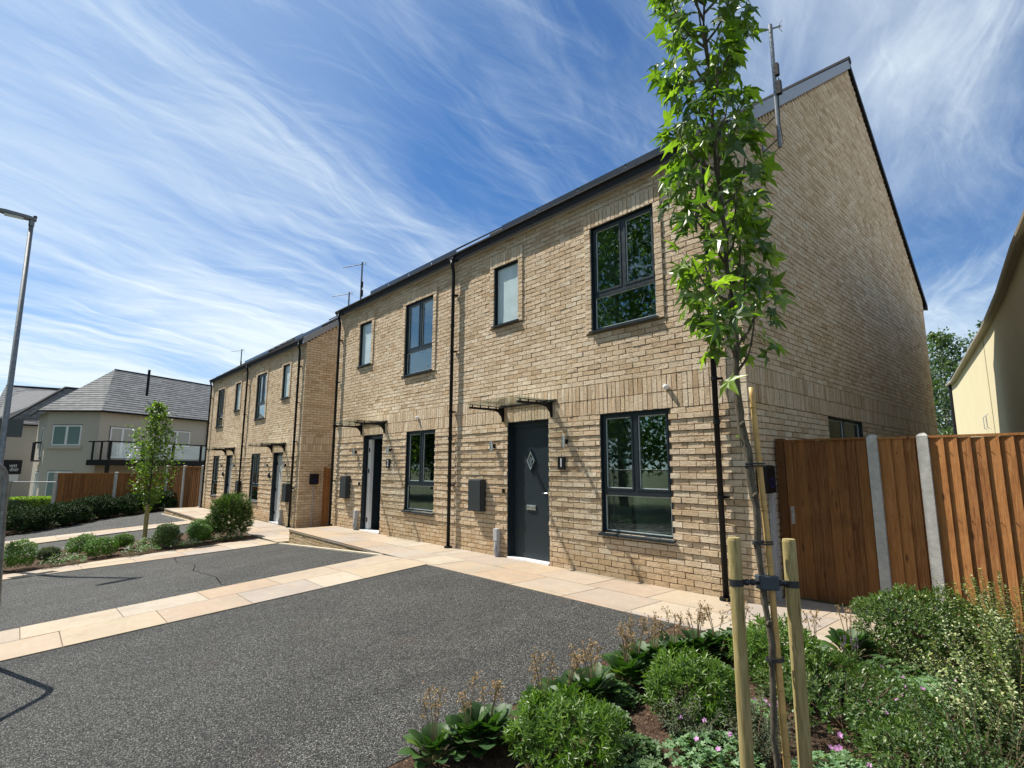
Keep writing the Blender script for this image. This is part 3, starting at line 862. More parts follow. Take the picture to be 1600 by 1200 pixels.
    gg = MB(); pr2 = [(0, HD+.02, 5.36), (0, HD+.14, 5.36), (0, HD+.15, 5.46), (0, HD+.02, 5.46)]; gg.extr(pr2, (-HW-.05, 0, 0), (.07, 0, 0)); gg.build('rear_gutter', BLACK, root)
    for x in spec['pipes']:
        downpipe(root, x)
        q = MB(); q.box(x-.07, x+.07, -.155, -.02, 5.63, 5.74); q.build('gutter_outlet', BLACK, go)
    for o in spec['open']:
        a, b, z0, z1, kind = o[:5]
        if kind == 'door':
            front_door(root, a, b, z0, z1, *o[5:]); room(root, a, b, z0, z1, 3.0, .3, z0)
        else:
            window(root, a, b, z0, z1, kind, o[5], o[6] if len(o) > 6 else None)
            room(root, a, b, z0, z1)
    for f_ in spec['fit']: f_[0](root, *f_[1:])
    if gh:
        a, b, z0, z1 = gh[0]
        # gable window: built like the front ones, turned to face right
        w = window(root, a, b, z0, z1, 'two', GLASS, None, True)
        for o in [w]: o.rotation_euler = (0, 0, R(90))
        m = MB(); m.box(-2.3, -.32, a-.4, b+.4, z0-.3, z0-.29); m.box(-2.31, -2.3, a-.4, b+.4, z0-.3, z1+.2)
        m.build('interior', mk_plain('lit_room', (.55, .47, .33), .9), root)
    return root

wA = (-2.178, -1.043, .581, 2.259)
A_spec = dict(
    open=[(-2.178, -1.043, .581, 2.2587, 'big', GLASS, [(-2.16, -1.78, 60)]),
          (-4.198, -3.207, .0, 2.2587, 'door', DOORC, False, False, True),
          (-2.284, -1.150, 3.507, 5.150, 'big', GLASS, [(-2.26, -1.86, 60), (-1.36, -1.17, 60)]),
          (-4.583, -3.924, 4.034, 5.150, 'one', FROST),
          (-7.526, -6.408, .581, 2.2587, 'big', GLASS, [(-6.66, -6.42, 60)]),
          (-9.518, -8.566, .0, 2.2587, 'door', DOORC, True),
          (-7.718, -6.584, 3.507, 5.150, 'big', GLASS, [(-7.70, -6.60, 70)]),
          (-9.968, -9.325, 4.034, 5.150, 'one', FROST)],
    flush=[(-.24, .01), (-5.70, -5.56), (-11.21, -10.98)],
    pipes=[-.35, -5.77, -11.05],
    gable_holes=[(2.60, 4.20, 1.05, 2.2587)],
    fit=[(canopy, -4.30, -3.13), (canopy, -9.62, -8.48), (meter_box, -5.13, -4.76, .72, 1.28), (meter_box, -10.46, -10.10, .72, 1.28),
         (wall_light, -4.53, 1.86), (wall_light, -2.82, 1.88), (wall_light, -9.86, 1.86), (wall_light, -8.16, 1.87),
         (number_plate, -2.92, 1.555, '1'), (number_plate, -8.24, 1.575, '2'), (gas_riser, -4.42), (gas_riser, -9.68),
         (aerial, .30, .75, 5.63, 1), (aerial, -HW-.30, .70, 5.68, -1), (pv_array, -4.9, -.9, 4), (pv_array, -10.4, -6.4, 4)])
houseA = make_house((0, 0, 0), 'nearest buff brick pair of houses with anthracite doors numbered 1 and 2', A_spec)
B_spec = dict(
    open=[(-1.93, -1.30, 4.034, 5.150, 'one', FROST), (-4.62, -3.54, 3.507, 5.150, 'big', GLASS, [(-4.6, -3.56, 40)]),
          (-2.34, -1.45, .0, 2.2587, 'door', GDOOR, False, True), (-4.63, -3.65, .581, 2.2587, 'big', GLASS),
          (-7.33, -6.65, 4.034, 5.150, 'one', FROST), (-9.97, -8.92, 3.507, 5.150, 'big', GLASS, [(-9.95, -8.94, 40)]),
          (-7.90, -7.02, .0, 2.2587, 'door', GDOOR, False, True), (-9.90, -8.95, .581, 2.2587, 'big', GLASS)],
    flush=[(-.26, .01), (-5.6, -5.4), (-11.21, -10.98)],
    pipes=[-.34, -5.62, -10.98],
    fit=[(canopy, -2.50, -1.32), (canopy, -8.05, -6.88), (meter_box, -.99, -.62, .72, 1.28), (meter_box, -5.95, -5.63, .72, 1.28),
         (wall_light, -2.78, 1.84), (wall_light, -1.10, 1.84), (wall_light, -8.35, 1.84), (wall_light, -6.6, 1.84), (gas_riser, -1.22),
         (aerial, .30, 1.15, 5.63, 1), (aerial, -HW-.30, 1.2, 5.66, -1), (pv_array, -3.3, -.9, 3, .8), (pv_array, -9.4, -6.2, 3, .8)])
houseB = make_house((-13.68, .05, -.2908), 'second buff brick pair of houses further left with pale grey front doors', B_spec)
# small fittings on the walls of A
def small(name, mat, root, fn, smooth=False, bevel=0):
    m = MB(); fn(m); return m.build(name, mat, root, smooth, bevel)
for x in (-1.05, -7.07):
    small('motion_sensor', WHITE, houseA, lambda m: (m.tube([(x, -.005, 2.53), (x, -.045, 2.53)], .034, 12), m.tube([(x, -.045, 2.53), (x, -.062, 2.525), (x, -.072, 2.52)], [.033, .026, .010], 12)))
for x, r in ((-4.27, houseA), (-9.60, houseA)):
    small('door_bell', BLACK, r, lambda m: m.box(x-.018, x+.018, -.045, -.003, 1.06, 1.13))
for x in (-2.55, -8.12):
    small('door_bell', BLACK, houseB, lambda m: (m.tube([(x, -.003, 1.50), (x, -.06, 1.50)], .075, 12),))
def charger(root, y, z):
    o = small('car_charger', BLACK, root, lambda m: m.box(.006, .13, y-.13, y+.13, z-.16, z+.16), bevel=.03)
    m = MB()
    for k in range(24):
        a, b = 2*math.pi*k/24, 2*math.pi*(k+1)/24
        m.raw([(.134, y+math.cos(t)*r_, z-.04+math.sin(t)*r_) for t, r_ in ((a, .045), (b, .045), (b, .055), (a, .055))], [(0, 1, 2, 3)])
    m.build('charger_ring', mk_plain('blue_ring', (.01, .02, .25), .3), o)
    m = MB(); m.tube([(.05, y, z-.16), (.035, y, z-.3), (.03, y+.02, -.0)], .013, 8); m.build('cable', GREYP, o)
charger(houseA, .20, 1.36); charger(houseB, .44, 1.42)
small('cable_trunking', GREYP, houseA, lambda m: (m.box(.006, .05, .36, .41, 0, 1.3), m.box(.006, .04, .44, .47, 0, 1.3)))

# riser walls under the raised patio
def riser(name, pts, ztop, zlow, label, cat='wall'):
    mb = MB(); cr = MB()
    for (a, b) in zip(pts[:-1], pts[1:]):
        a = Vector((*a, 0)); b = Vector((*b, 0)); d = (b-a); Ln = d.length; d.normalize(); nrm = Vector((d.y, -d.x, 0))
        mp = lambda u, z, dd: tuple(a+d*u+nrm*dd+Vector((0, 0, z)))
        i = 0; z = ztop-CH
        while z > zlow-.1:
            lo = z+.0; course(mb, mp, [(0, Ln)], lo, lo+CH-.01, .1125*(i % 2), 0); z -= CH; i += 1
        cr.raw([mp(0, zlow-.2, -.008), mp(Ln, zlow-.2, -.008), mp(Ln, ztop-.004, -.008), mp(0, ztop-.004, -.008), mp(0, zlow-.2, -.10), mp(Ln, zlow-.2, -.10), mp(Ln, ztop-.004, -.10), mp(0, ztop-.004, -.10)],
               [(0, 1, 2, 3), (5, 4, 7, 6), (3, 2, 6, 7), (1, 5, 6, 2), (4, 0, 3, 7)])
    r = thing(name, label, cat, (0, 0, 0))
    mb.build('brickwork', BRICK, r); cr.build('core', MORTAR, r)
    return r
riser('retaining_wall', [(-10.84, -.02), (-10.84, -1.17), (-5.3, -1.33)], -.045, -.45, 'low buff brick retaining wall under the raised paving of house 2')
riser('retaining_wall', [(-25.1, .3), (-25.1, -1.34), (-16.2, -1.37)], -.345, -.75, 'low brick edging wall under the paving of the far pair of houses')
# pale kerb strips along the drives
kb = MB()
def kerb(a, b, w=.05, off=.016, th=.06):
    n = max(2, int(math.hypot(b[0]-a[0], b[1]-a[1])/.9)); d = Vector((b[0]-a[0], b[1]-a[1])).normalized(); p = Vector((-d.y, d.x))*w
    for i in range(n):
        q0, q1 = lerp(a, b, i/n), lerp(a, b, (i+1)/n-.004)
        v = [(q0[0], q0[1]), (q1[0], q1[1]), (q1[0]+p.x, q1[1]+p.y), (q0[0]+p.x, q0[1]+p.y)]
        z = [zg(*k) for k in v]
        kb.raw([(k[0], k[1], zz+off-th) for k, zz in zip(v, z)]+[(k[0], k[1], zz+off) for k, zz in zip(v, z)], [(4, 5, 6, 7), (0, 1, 5, 4), (1, 2, 6, 5), (2, 3, 7, 6), (3, 0, 4, 7)])
kerb((-5.95, -1.33), (-10.6, -1.45), .06); kerb((-19.9, -1.42), (-25.0, -1.42), .05); kerb((-16.2, -1.45), (-18.7, -1.42), .05)
tag(kb.build('kerb', mk_plain('pale_kerb', (.50, .44, .33), .85)), kind='structure')

# ------------------------------------------------------------------ fences
def featheredge(mb, x0, x1, y, z0, z1, pitch=.104, step=.031, w=.122):
    x = x0
    while x < x1-.02:
        b = min(x+w, x1); t0, t1 = .006, step
        zt = z1+U(-.004, .004)
        v = [(x, y, z0), (b, y, z0), (b, y-t1-U(0, .003), z0), (x, y-t0, z0), (x, y, zt), (b, y, zt), (b, y-t1-U(0, .003), zt), (x, y-t0, zt)]
        # thick edge on the right; the next board tucks under it
        mb.raw(v, [(0, 3, 2, 1), (4, 5, 6, 7), (0, 1, 5, 4), (1, 2, 6, 5), (2, 3, 7, 6), (3, 0, 4, 7)][0:6])
        x += pitch
def cpost(parent, x, y, z0, z1, w=.095, d=.095, name='post'):
    m = MB(); m.box(x, x+w, y-d*.55, y+d*.45, z0, z1-.03)
    t = .025; v = [(x, y-d*.55, z1-.03), (x+w, y-d*.55, z1-.03), (x+w, y+d*.45, z1-.03), (x, y+d*.45, z1-.03), (x+t, y-d*.55+t, z1), (x+w-t, y-d*.55+t, z1), (x+w-t, y+d*.45-t, z1), (x+t, y+d*.45-t, z1)]
    m.raw(v, [(4, 5, 6, 7), (0, 1, 5, 4), (1, 2, 6, 5), (2, 3, 7, 6), (3, 0, 4, 7)])
    return m.build(name, CONC, parent)
FY = .66
fence = thing('timber_fence', 'tall brown featheredge timber fence with concrete posts right of the gate', 'fence', (1.0, FY, 0))
for x in (.99-1, 1.435-1, 3.40-1, 5.35-1): cpost(fence, x, 0, -.05, 1.845)
for a, b in ((1.085, 1.435), (1.53, 3.40), (3.495, 5.35)):
    m = MB(); featheredge(m, a-1, b-1, 0, .02, 1.79); p = m.build('panel', WOOD, fence)
    m = MB(); x = a-1+.06
    while x < b-1:
        for z in (.29, .99, 1.64): m.tube([(x, -.034, z+U(-.01, .01)), (x, -.0215, z)], .0035, 5)
        x += .104
    nh = m.build('nail_heads', BLACK, p); nh['kind'] = 'stuff'
    m = MB(); m.box(a-1, b-1, -.032, .02, 1.792, 1.815); m.build('capping_rail', WOOD, p)
    m = MB()
    for z in (.25, .95, 1.6): m.box(a-1, b-1, .002, .045, z, z+.075)
    m.build('rail', WOOD, p)
    m = MB(); m.box(a-1, b-1, -.01, .035, -.08, .018); m.build('gravel_board', CONC, p)
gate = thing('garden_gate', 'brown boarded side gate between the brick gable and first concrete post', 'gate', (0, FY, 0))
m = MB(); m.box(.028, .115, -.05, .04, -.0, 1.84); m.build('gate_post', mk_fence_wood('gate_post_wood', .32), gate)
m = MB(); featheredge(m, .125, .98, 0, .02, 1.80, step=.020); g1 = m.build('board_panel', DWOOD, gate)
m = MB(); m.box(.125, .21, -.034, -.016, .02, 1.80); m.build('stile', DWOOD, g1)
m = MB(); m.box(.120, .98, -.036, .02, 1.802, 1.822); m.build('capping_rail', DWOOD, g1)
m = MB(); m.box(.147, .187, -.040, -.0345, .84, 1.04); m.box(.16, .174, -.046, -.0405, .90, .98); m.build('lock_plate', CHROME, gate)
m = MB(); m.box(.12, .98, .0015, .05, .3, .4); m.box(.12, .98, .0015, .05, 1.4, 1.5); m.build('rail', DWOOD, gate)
gate2 = thing('garden_gate', 'narrow brown boarded gate between the two pairs of brick houses', 'gate', (-13.67, .84, -.30))
m = MB(); featheredge(m, .06, 2.42, 0, .03, 1.76); m.build('board_panel', WOOD, gate2)
m = MB(); m.box(.005, .06, -.04, .04, 0, 1.79); m.box(2.42, 2.47, -.04, .04, 0, 1.79); m.build('gate_post', WOOD, gate2)

# far fence by the apartment block
FP = [(-30.12, -4.95), (-29.29, -2.78), (-28.44, -.80), (-25.6, .1), (-24.95, .40)]
ffence = thing('timber_fence', 'orange brown fence with concrete posts below the beige apartment block', 'fence', (FP[0][0], FP[0][1], -.75))
ox, oy = FP[0]
tops = [1.20, 1.20, 1.52, 1.52]
subs = []
for i in range(4):
    a, b = Vector((*FP[i], 0)), Vector((*FP[i+1], 0))
    if i == 2: seg = [(a, a+(b-a)*.5), (a+(b-a)*.5, b)]
    else: seg = [(a, b)]
    for s, e in seg:
        d = (e-s); Ln = d.length; ang = math.atan2(d.y, d.x)
        m = MB(); featheredge(m, .10, Ln, 0, .0, tops[i]+.75-.04, pitch=.15, w=.16, step=.02); p = m.build('panel', FWOOD, ffence); p.location = (s.x-ox, s.y-oy, 0); p.rotation_euler = (0, 0, ang)
        m = MB(); m.box(.10, Ln, -.03, .03, tops[i]+.75-.038, tops[i]+.75); q = m.build('capping_rail', WOOD, p)
        o = cpost(ffence, 0, 0, -.1, tops[i]+.80, .13, .12); o.location = (s.x-ox, s.y-oy, 0); o.rotation_euler = (0, 0, ang)

# ------------------------------------------------------------------ tiled roof helper for the far buildings
def tiled(mb, poly, course_h=.15, width=.42):
    """cuts a planar roof polygon into slates: bands by height, then along the eaves"""
    P = [Vector(p) for p in poly]
    n = (P[1]-P[0]).cross(P[2]-P[0]).normalized()
    if n.z < 0: n = -n
    h = Vector((n.y, -n.x, 0)).normalized()
    def clip(pl, fn):
        r = []
        for i in range(len(pl)):
            a, b = pl[i], pl[(i+1) % len(pl)]; fa, fb = fn(a), fn(b)
            if fa >= 0: r.append(a)
            if (fa >= 0) != (fb >= 0): r.append(a+(b-a)*(fa/(fa-fb)))
        return r
    z0 = min(p.z for p in P); z1 = max(p.z for p in P); k = 0; z = z0
    u0 = min(p.dot(h) for p in P); u1 = max(p.dot(h) for p in P)
    mb.face([p-n*.06 for p in P])
    while z < z1:
        band = clip(clip(P, lambda p: p.z-z), lambda p: z+course_h-p.z)
        if len(band) >= 3:
            u = u0-(width/2 if k % 2 else 0)
            while u < u1:
                q = clip(clip(band, lambda p: p.dot(h)-u-.006), lambda p: u+width-.006-p.dot(h))
                if len(q) >= 3:
                    top = [p+n*(.022*(1-(p.z-z)/course_h)) for p in q]; m = len(q)
                    mb.raw([p-n*.03 for p in q]+top, [tuple(range(m, 2*m))]+[(i, (i+1) % m, m+(i+1) % m, m+i) for i in range(m)])
                u += width
        z += course_h; k += 1

# ------------------------------------------------------------------ beige apartment block
apt = thing('apartment_building', 'beige rendered apartment block with grey slate hipped roof and balcony', 'building', (-34.4, -5.35, -.9))
ax, ay, az = -34.4, -5.35, -.9
W_1 = (-38.2, -5.66); W0 = (-34.4, -5.35); W1 = (-32.3, -3.35); dW = (-.5, .866); W2 = (W1[0]+dW[0]*10, W1[1]+dW[1]*10)
def loc_poly(pts): return [(p[0]-ax, p[1]-ay) for p in pts]
m = MB(); m.prism(loc_poly([W_1, W0, W1, W2, (-44, 6), (-43, -5)]), 0, 5.30); m.build('wall', BEIGE, apt)
E_1 = (-38.5, -6.05, 4.40); E0 = (-34.55, -5.78, 4.40); E1 = (-31.95, -3.35, 4.36); E2 = (E1[0]+dW[0]*10.6, E1[1]+dW[1]*10.6, 4.4)
R0 = (-37.5, -2.5, 7.33); R1 = (R0[0]+dW[0]*8, R0[1]+dW[1]*8, 7.36)
m = MB()
lp = lambda p: (p[0]-ax, p[1]-ay, p[2]-az)
tiled(m, [lp(E0), lp(E1), lp(R0)]); tiled(m, [lp(E1), lp(E2), lp(R1), lp(R0)]); tiled(m, [lp(E_1), lp(E0), lp(R0)])
tiled(m, [lp(R0), lp(R1), lp((-44.5, 2.0, 4.4)), lp((-41.0, -4.9, 4.4))])
ar = m.build('roof', SLATE, apt)
m = MB()
pz = [lp(E_1), lp(E0), lp(E1), lp(E2)]
for a, b in zip(pz[:-1], pz[1:]): m.tube([(a[0], a[1], a[2]-.03), (b[0], b[1], b[2]-.03)], .055, 8)
m.tube([lp(R0), lp(R1)], .07, 6)
m.build('gutter_and_ridge', BLACK, ar)
m = MB(); m.tube([lp((-34.9, -1.1, 5.6)), lp((-34.9, -1.1, 7.15))], .07, 8); m.build('flue_pipe', BLACK, ar)
m = MB(); q = lp((-32.1, 3.9, 4.3)); m.tube([lp((W1[0]+dW[0]*6.6+.08, W1[1]+dW[1]*6.6+.05, 4.3)), lp((W1[0]+dW[0]*6.6+.08, W1[1]+dW[1]*6.6+.05, -.8))], .05, 8); m.build('downpipe', BLACK, apt)
BLIND = mk_plain('pale_blind', (.42, .41, .36), .5, spec=.7, var=.06); TEAL = mk_plain('dim_glass_blind', (.16, .24, .23), .2, spec=.8, var=.1)
def wall_frame(A, B):
    d = Vector((B[0]-A[0], B[1]-A[1], 0)).normalized(); n = Vector((d.y, -d.x, 0))
    return lambda s, z, o: tuple(Vector((A[0]-ax, A[1]-ay, 0))+d*s+n*o+Vector((0, 0, z-az)))
def wbox(mb, f, s0, s1, z0, z1, o0, o1):
    v = [f(s0, z0, o0), f(s1, z0, o0), f(s1, z0, o1), f(s0, z0, o1), f(s0, z1, o0), f(s1, z1, o0), f(s1, z1, o1), f(s0, z1, o1)]
    mb.raw(v, [(0, 1, 2, 3), (7, 6, 5, 4), (4, 5, 1, 0), (5, 6, 2, 1), (6, 7, 3, 2), (7, 4, 0, 3)])
def apt_window(f, s0, s1, z0, z1, glass, n=2, sill=True):
    m = MB(); t = .07
    wbox(m, f, s0, s0+t, z0, z1, -.02, .03); wbox(m, f, s1-t, s1, z0, z1, -.02, .03); wbox(m, f, s0+t, s1-t, z1-t, z1, -.02, .03); wbox(m, f, s0+t, s1-t, z0, z0+t, -.02, .03)
    for k in range(1, n):
        c = s0+(s1-s0)*k/n; wbox(m, f, c-.06, c+.06, z0+t, z1-t, -.02, .035)
    w = m.build('window', WHITE, apt)
    m = MB(); wbox(m, f, s0+t, s1-t, z0+t, z1-t, -.02, .012); m.build('pane', glass, w)
    if sill:
        m = MB(); wbox(m, f, s0-.18, s1+.12, z0-.16, z0-.02, -.02, .10); m.build('sill', BEIGE, w)
    m = MB(); wbox(m, f, s0-.03, s1+.03, z1+.001, z1+.03, -.01, .02); wbox(m, f, s0-.03, s0-.001, z0, z1, -.01, .015); m.build('reveal', ANTH, w)
f1 = wall_frame(W0, W1); f2 = wall_frame(W1, W2); f0 = wall_frame(W_1, W0)
apt_window(f1, .36, 1.96, 2.57, 3.62, TEAL); apt_window(f1, .37, 1.7, -.1, 1.25, TEAL)
apt_window(f2, .58, 1.9, 1.95, 3.57, BLIND, 2, False); apt_window(f2, 3.63, 5.40, 2.70, 3.62, BLIND)
apt_window(f2, .8, 2.2, -.6, 1.0, TEAL, 1, False)
apt_window(f0, 2.0, 2.9, 2.0, 3.6, TEAL, 1, False); apt_window(f0, 1.8, 3.0, -.7, 1.2, TEAL, 2, False)
m = MB(); wbox(m, f0, 1.9, 3.0, 1.75, 1.82, .05, .30); wbox(m, f0, 1.9, 3.0, 2.72, 2.78, .05, .32)
for k in range(9): wbox(m, f0, 1.9+k*.135, 1.93+k*.135, 1.8, 2.75, .27, .31)
m.build('juliet_balcony', BLACK, apt)
m = MB(); wbox(m, f2, -.45, 6.9, 1.56, 1.84, .005, 1.6); bal = m.build('balcony', BLACK, apt)
m = MB(); wbox(m, f2, -.42, 6.9, 2.72, 2.78, 1.52, 1.58); wbox(m, f2, -.45, -.39, 2.72, 2.78, .01, 1.58)
for s in (-.42, 1.3, 3.08, 4.9, 6.5): wbox(m, f2, s-.05, s+.05, 1.84, 2.75, 1.50, 1.57)
for o in (.3, .9): wbox(m, f2, -.45, -.38, 1.84, 2.75, o, o+.06)
m.build('balustrade', BLACK, bal)
m = MB()
for a, b in ((-.32, 1.2), (1.42, 2.98), (3.2, 4.8), (5.0, 6.4)): wbox(m, f2, a, b, 1.92, 2.68, 1.535, 1.547)
m.build('glass_panel', mk_glass('balcony_glass', (.97, .98, .97), .12), bal)
m = MB()
for s in (-.38, 1.6, 4.6): wbox(m, f2, s-.06, s+.06, -.85, 1.56, 1.35, 1.5)
m.build('support_post', BLACK, bal)

wing = thing('apartment_wing', 'lower beige wing with slate gables behind the lamp post and dark signboard', 'building', (-43, -7, -.9))
def WL(p): return (p[0]+43, p[1]+7, p[2]+.9)
fa, fb = (-42.2, -7.75), (-45.2, -5.1)
m = MB(); m.prism([(fa[0]+43, fa[1]+7), (fa[0]+40, fa[1]+3.5+0), (fa[0]+36, fa[1]+8)][:1]+[(-45.6+43, -4.6+7), (-54+43, -10+7), (-49.5+43, -14+7)], 0, 5.1); m.build('wall', BEIGE, wing)
m = MB()
tiled(m, [WL((-41.9, -7.95, 4.10)), WL((-45.4, -4.4, 4.25)), WL((-49.4, -3.9, 7.2)), WL((-48.7, -7.5, 7.05)), WL((-48.2, -13, 7.0)), WL((-46.2, -13, 4.2))][0:4])
m2 = MB(); tiled(m2, [WL((-42.0, -7.0, 4.30)), WL((-44.5, -4.4, 4.5)), WL((-45.6, -3.3, 6.85)), WL((-44.9, -4.45, 6.80))])
wr = m.build('roof', SLATE, wing); m2.build('dormer_roof', SLATE, wr)
m = MB(); m.tube([WL((-42.0, -7.05, 4.30)), WL((-44.9, -4.45, 6.84)), WL((-45.6, -3.3, 6.88))], .09, 6); m.tube([WL((-48.7, -7.5, 7.08)), WL((-49.4, -3.9, 7.22))], .08, 6); m.tube([WL((-41.85, -7.98, 4.06)), WL((-45.3, -4.5, 4.2))], .06, 6)
m.build('verge', BLACK, wr)
sw = Vector((-45.6+42.2, -4.6+7.75, 0)).normalized(); sn = Vector((sw.y, -sw.x, 0))
if sn.x < 0: sn = -sn
def SF(s, z, o): return tuple(Vector((-42.2, -7.75, z))+sw*s+sn*o)
sign = thing('sign_board', 'dark estate agent style signboard with pale lettering on the beige wing', 'sign', SF(1.6, 1.4, .05))
sx, sy, sz = SF(1.6, 1.4, .05)
def sbox(mb, s0, s1, z0, z1, o0, o1):
    v = [SF(s0, z0, o0), SF(s1, z0, o0), SF(s1, z0, o1), SF(s0, z0, o1), SF(s0, z1, o0), SF(s1, z1, o0), SF(s1, z1, o1), SF(s0, z1, o1)]
    mb.raw([(a-sx, b-sy, c-sz) for a, b, c in v], [(3, 2, 1, 0), (4, 5, 6, 7), (0, 1, 5, 4), (1, 2, 6, 5), (2, 3, 7, 6), (3, 0, 4, 7)])
m = MB(); sbox(m, .85, 2.35, 1.02, 1.90, .01, .07); m.build('dark_panel', BLACK, sign)
m = MB(); sbox(m, .70, 2.2, .56, 1.00, .01, .07); m.build('white_panel', WHITE, sign)
rz = math.atan2(sw.y, sw.x)
for txt, dz, sh in (('vett', .10, .15), ('dner', -.14, .25)):
    p = SF(1.60+sh, 1.45+dz, .075); rr = rz if (Vector((math.cos(rz), math.sin(rz), 0)).cross(Vector((0, 0, 1)))).dot(sn) > 0 else rz+math.pi
    solid_text('lettering', txt, .34, (p[0]-sx, p[1]-sy, p[2]-sz), WHITE, sign, (R(90), 0, rr), .003)
m = MB()
for k in range(3): sbox(m, 1.0+k*.1, 1.5, .68+k*.08, .71+k*.08, .07, .076)
m.build('small_print', GREYP, sign)

# ------------------------------------------------------------------ cream rendered building behind the fence
ybx = (1.1, 10.4)
yb_ = thing('rendered_building', 'pale cream rendered building with curved eaves behind the right hand fence', 'building', (1.1, 10.4, -.1))
pl = [(-1.35, 21.0), (-1.0, 19.8), (0.03, 15.2), (1.11, 10.4), (1.75, 7.2), (2.23, 4.5), (2.75, 1.9), (12, 1.9), (12, 22)]
top = 4.87
m = MB(); m.prism([(p[0]-1.1, p[1]-10.4) for p in pl], 0, top+.02); m.build('wall', YELLOW, yb_)
m = MB()
ov = [(p[0]-1.1-.10, p[1]-10.4-.02) for p in pl[:7]]+[(12-1.1, 1.8-10.4), (12-1.1, 22-10.4)]
m.prism(ov, top+.02, top+.08); rr_ = m.build('roof', mk_plain('eaves_grey', (.50, .45, .38), .7), yb_)
m = MB(); m.tube([(p[0]-.02, p[1], top+.02) for p in ov[:7]], .045, 8); m.build('gutter', mk_plain('eaves_brown', (.45, .40, .33), .6), rr_)
m = MB(); m.tube([(-1.35-1.1+.02, 21.0-10.4-.1, 4.9), (-1.35-1.1+.02, 21-10.4-.1, 0)], .09, 8); m.build('downpipe', BLACK, yb_)
m = MB()
for y in (12.2, 12.75):
    x = 1.11-(y-10.4)*.2235-1.1-.03
    m = MB(); m.tube([(x, y-10.4, 3.0), (x-.05, y-10.4, 2.95), (x-.05, y-10.4, 2.66), (x, y-10.4, 2.62)], .012, 6); m.build('wall_hook', GREYP, yb_)
m = MB(); x = 1.11-(11.6-10.4)*.2235-1.1
m.box(x-.012, x-.004, 11.6-10.4-.008, 11.6-10.4+.008, 0, top); m.build('movement_joint', mk_plain('joint_seal', (.32, .27, .16), .9), yb_)

# ------------------------------------------------------------------ lamp post and temporary barriers
lamp = thing('street_lamp', 'tall grey street lamp with a flat head at the left', 'street lamp', (-13.66, -6.52, -.80))
m = MB(); m.tube([(0, 0, 0), (0, 0, 1.6), (0, 0, 1.65), (0, -.07, 7.93)], [.085, .085, .062, .045], 14); m.build('pole', GALV, lamp, smooth=True)
m = MB(); m.tube([(0, -.07, 7.86), (0, -.07, 8.02)], .055, 12); m.build('collar', GALV, lamp)
m = MB()
P = [(-.055, .06), (.055, .06), (.10, -.10), (.11, -.48), (.06, -.60), (-.06, -.60), (-.11, -.48), (-.10, -.10)]
v = [(x, y-.05, 8.00-y*.05) for x, y in P]+[(x*.8, y-.05, 8.075-y*.05) for x, y in P]; n = len(P)
m.raw(v, [tuple(range(n-1, -1, -1)), tuple(range(n, 2*n))]+[(i, (i+1) % n, n+(i+1) % n, n+i) for i in range(n)])
hd = m.build('lamp_head', mk_plain('lamp_grey', (.15, .155, .16), .5), lamp)
m = MB(); m.box(-.075, .075, -.55, -.22, 7.99, 8.012); m.build('lens', FROST, hd)
m = MB(); m.tube([(0, -.02, 8.07), (0, -.02, 8.12)], .035, 10); m.build('photocell', BLACK, hd)
m = MB(); m.box(-.02, .012, -.40, .285, 2.93, 3.33); m.build('sign_back', mk_plain('sign_grey_back', (.05, .065, .065), .6), lamp)

def barrier(label, c0, d, n=1, L_=3.3, zt=1.50, zbot=-.36, lean=(0, 0), r=.021):
    t = thing('temporary_fence_panel', label, 'barrier', (c0[0], c0[1], zbot), 'galvanised temporary fence panels')
    d = Vector((d[0], d[1], 0)).normalized(); H = zt-zbot; rc = .16
    le = Vector((lean[0], lean[1], 0))
    pts = [le, Vector((0, 0, H-rc))]
    for k in range(1, 7):
        a = math.pi/2*k/6; pts.append(d*(rc*(1-math.cos(a)))+Vector((0, 0, H-rc+rc*math.sin(a))))
    for k in range(0, 7):
        a = math.pi/2*k/6; pts.append(d*(L_-rc+rc*math.sin(a))+Vector((0, 0, H-rc+rc*math.cos(a))))
    pts.append(d*L_+le)
    m = MB(); m.tube(pts, r, 12); m.tube([le+Vector((0, 0, .15)), d*L_+le+Vector((0, 0, .15))], r*.9, 10)
    f = m.build('frame', GALV, t, smooth=True)
    m = MB(); k = .10
    while k < L_-.05:
        m.tube([d*k+le*.9+Vector((0, 0, .16)), d*k+Vector((0, 0, H-.02))], .0018, 4, caps=False); k += .10
    for z in (.5, .9, 1.3): 
        if z < H: m.tube([le*(1-z/H)+Vector((0, 0, z)), d*L_+le*(1-z/H)+Vector((0, 0, z))], .0018, 4, caps=False)
    m.build('wire_mesh', GALV, f)
    return t
barrier('galvanised tubular temporary fence panel end at the left edge beside the driveway', (-4.41, -6.285), (.72, -.72), zt=1.50, zbot=-.36, lean=(0, .10), r=.027)
barrier('pale temporary fence panel standing beside the far hedge', (-30.19, -6.42), (.67, .74), L_=2.1, zt=.81, zbot=-.8)
barrier('temporary fence panel by the street, nearer the lamp', (-11.95, -8.3), (1, 0), zt=1.42, zbot=-.75)
barrier('temporary fence panel by the street, nearer the camera', (-8.45, -8.3), (1, 0), zt=1.42, zbot=-.6)

# ------------------------------------------------------------------ planting
sheet('soil_bed', [(-.27, -1.37), (-.27, -6.3), (7, -6.3), (7, .55), (1.25, .55), (1.25, -1.37)], SOIL, -.004, .5)
sheet('soil_bed', [(-12.15, -1.45), (-12.46, -6.35), (-15.6, -6.35), (-15.6, -1.45)], SOIL, .01, .6)
sheet('soil_bed', [(-22.8, -6.35), (-26.05, -3.6), (-28.2, -.2), (-28.6, -.2), (-30.2, -5), (-31, -6.5)], SOIL, .01, .6)

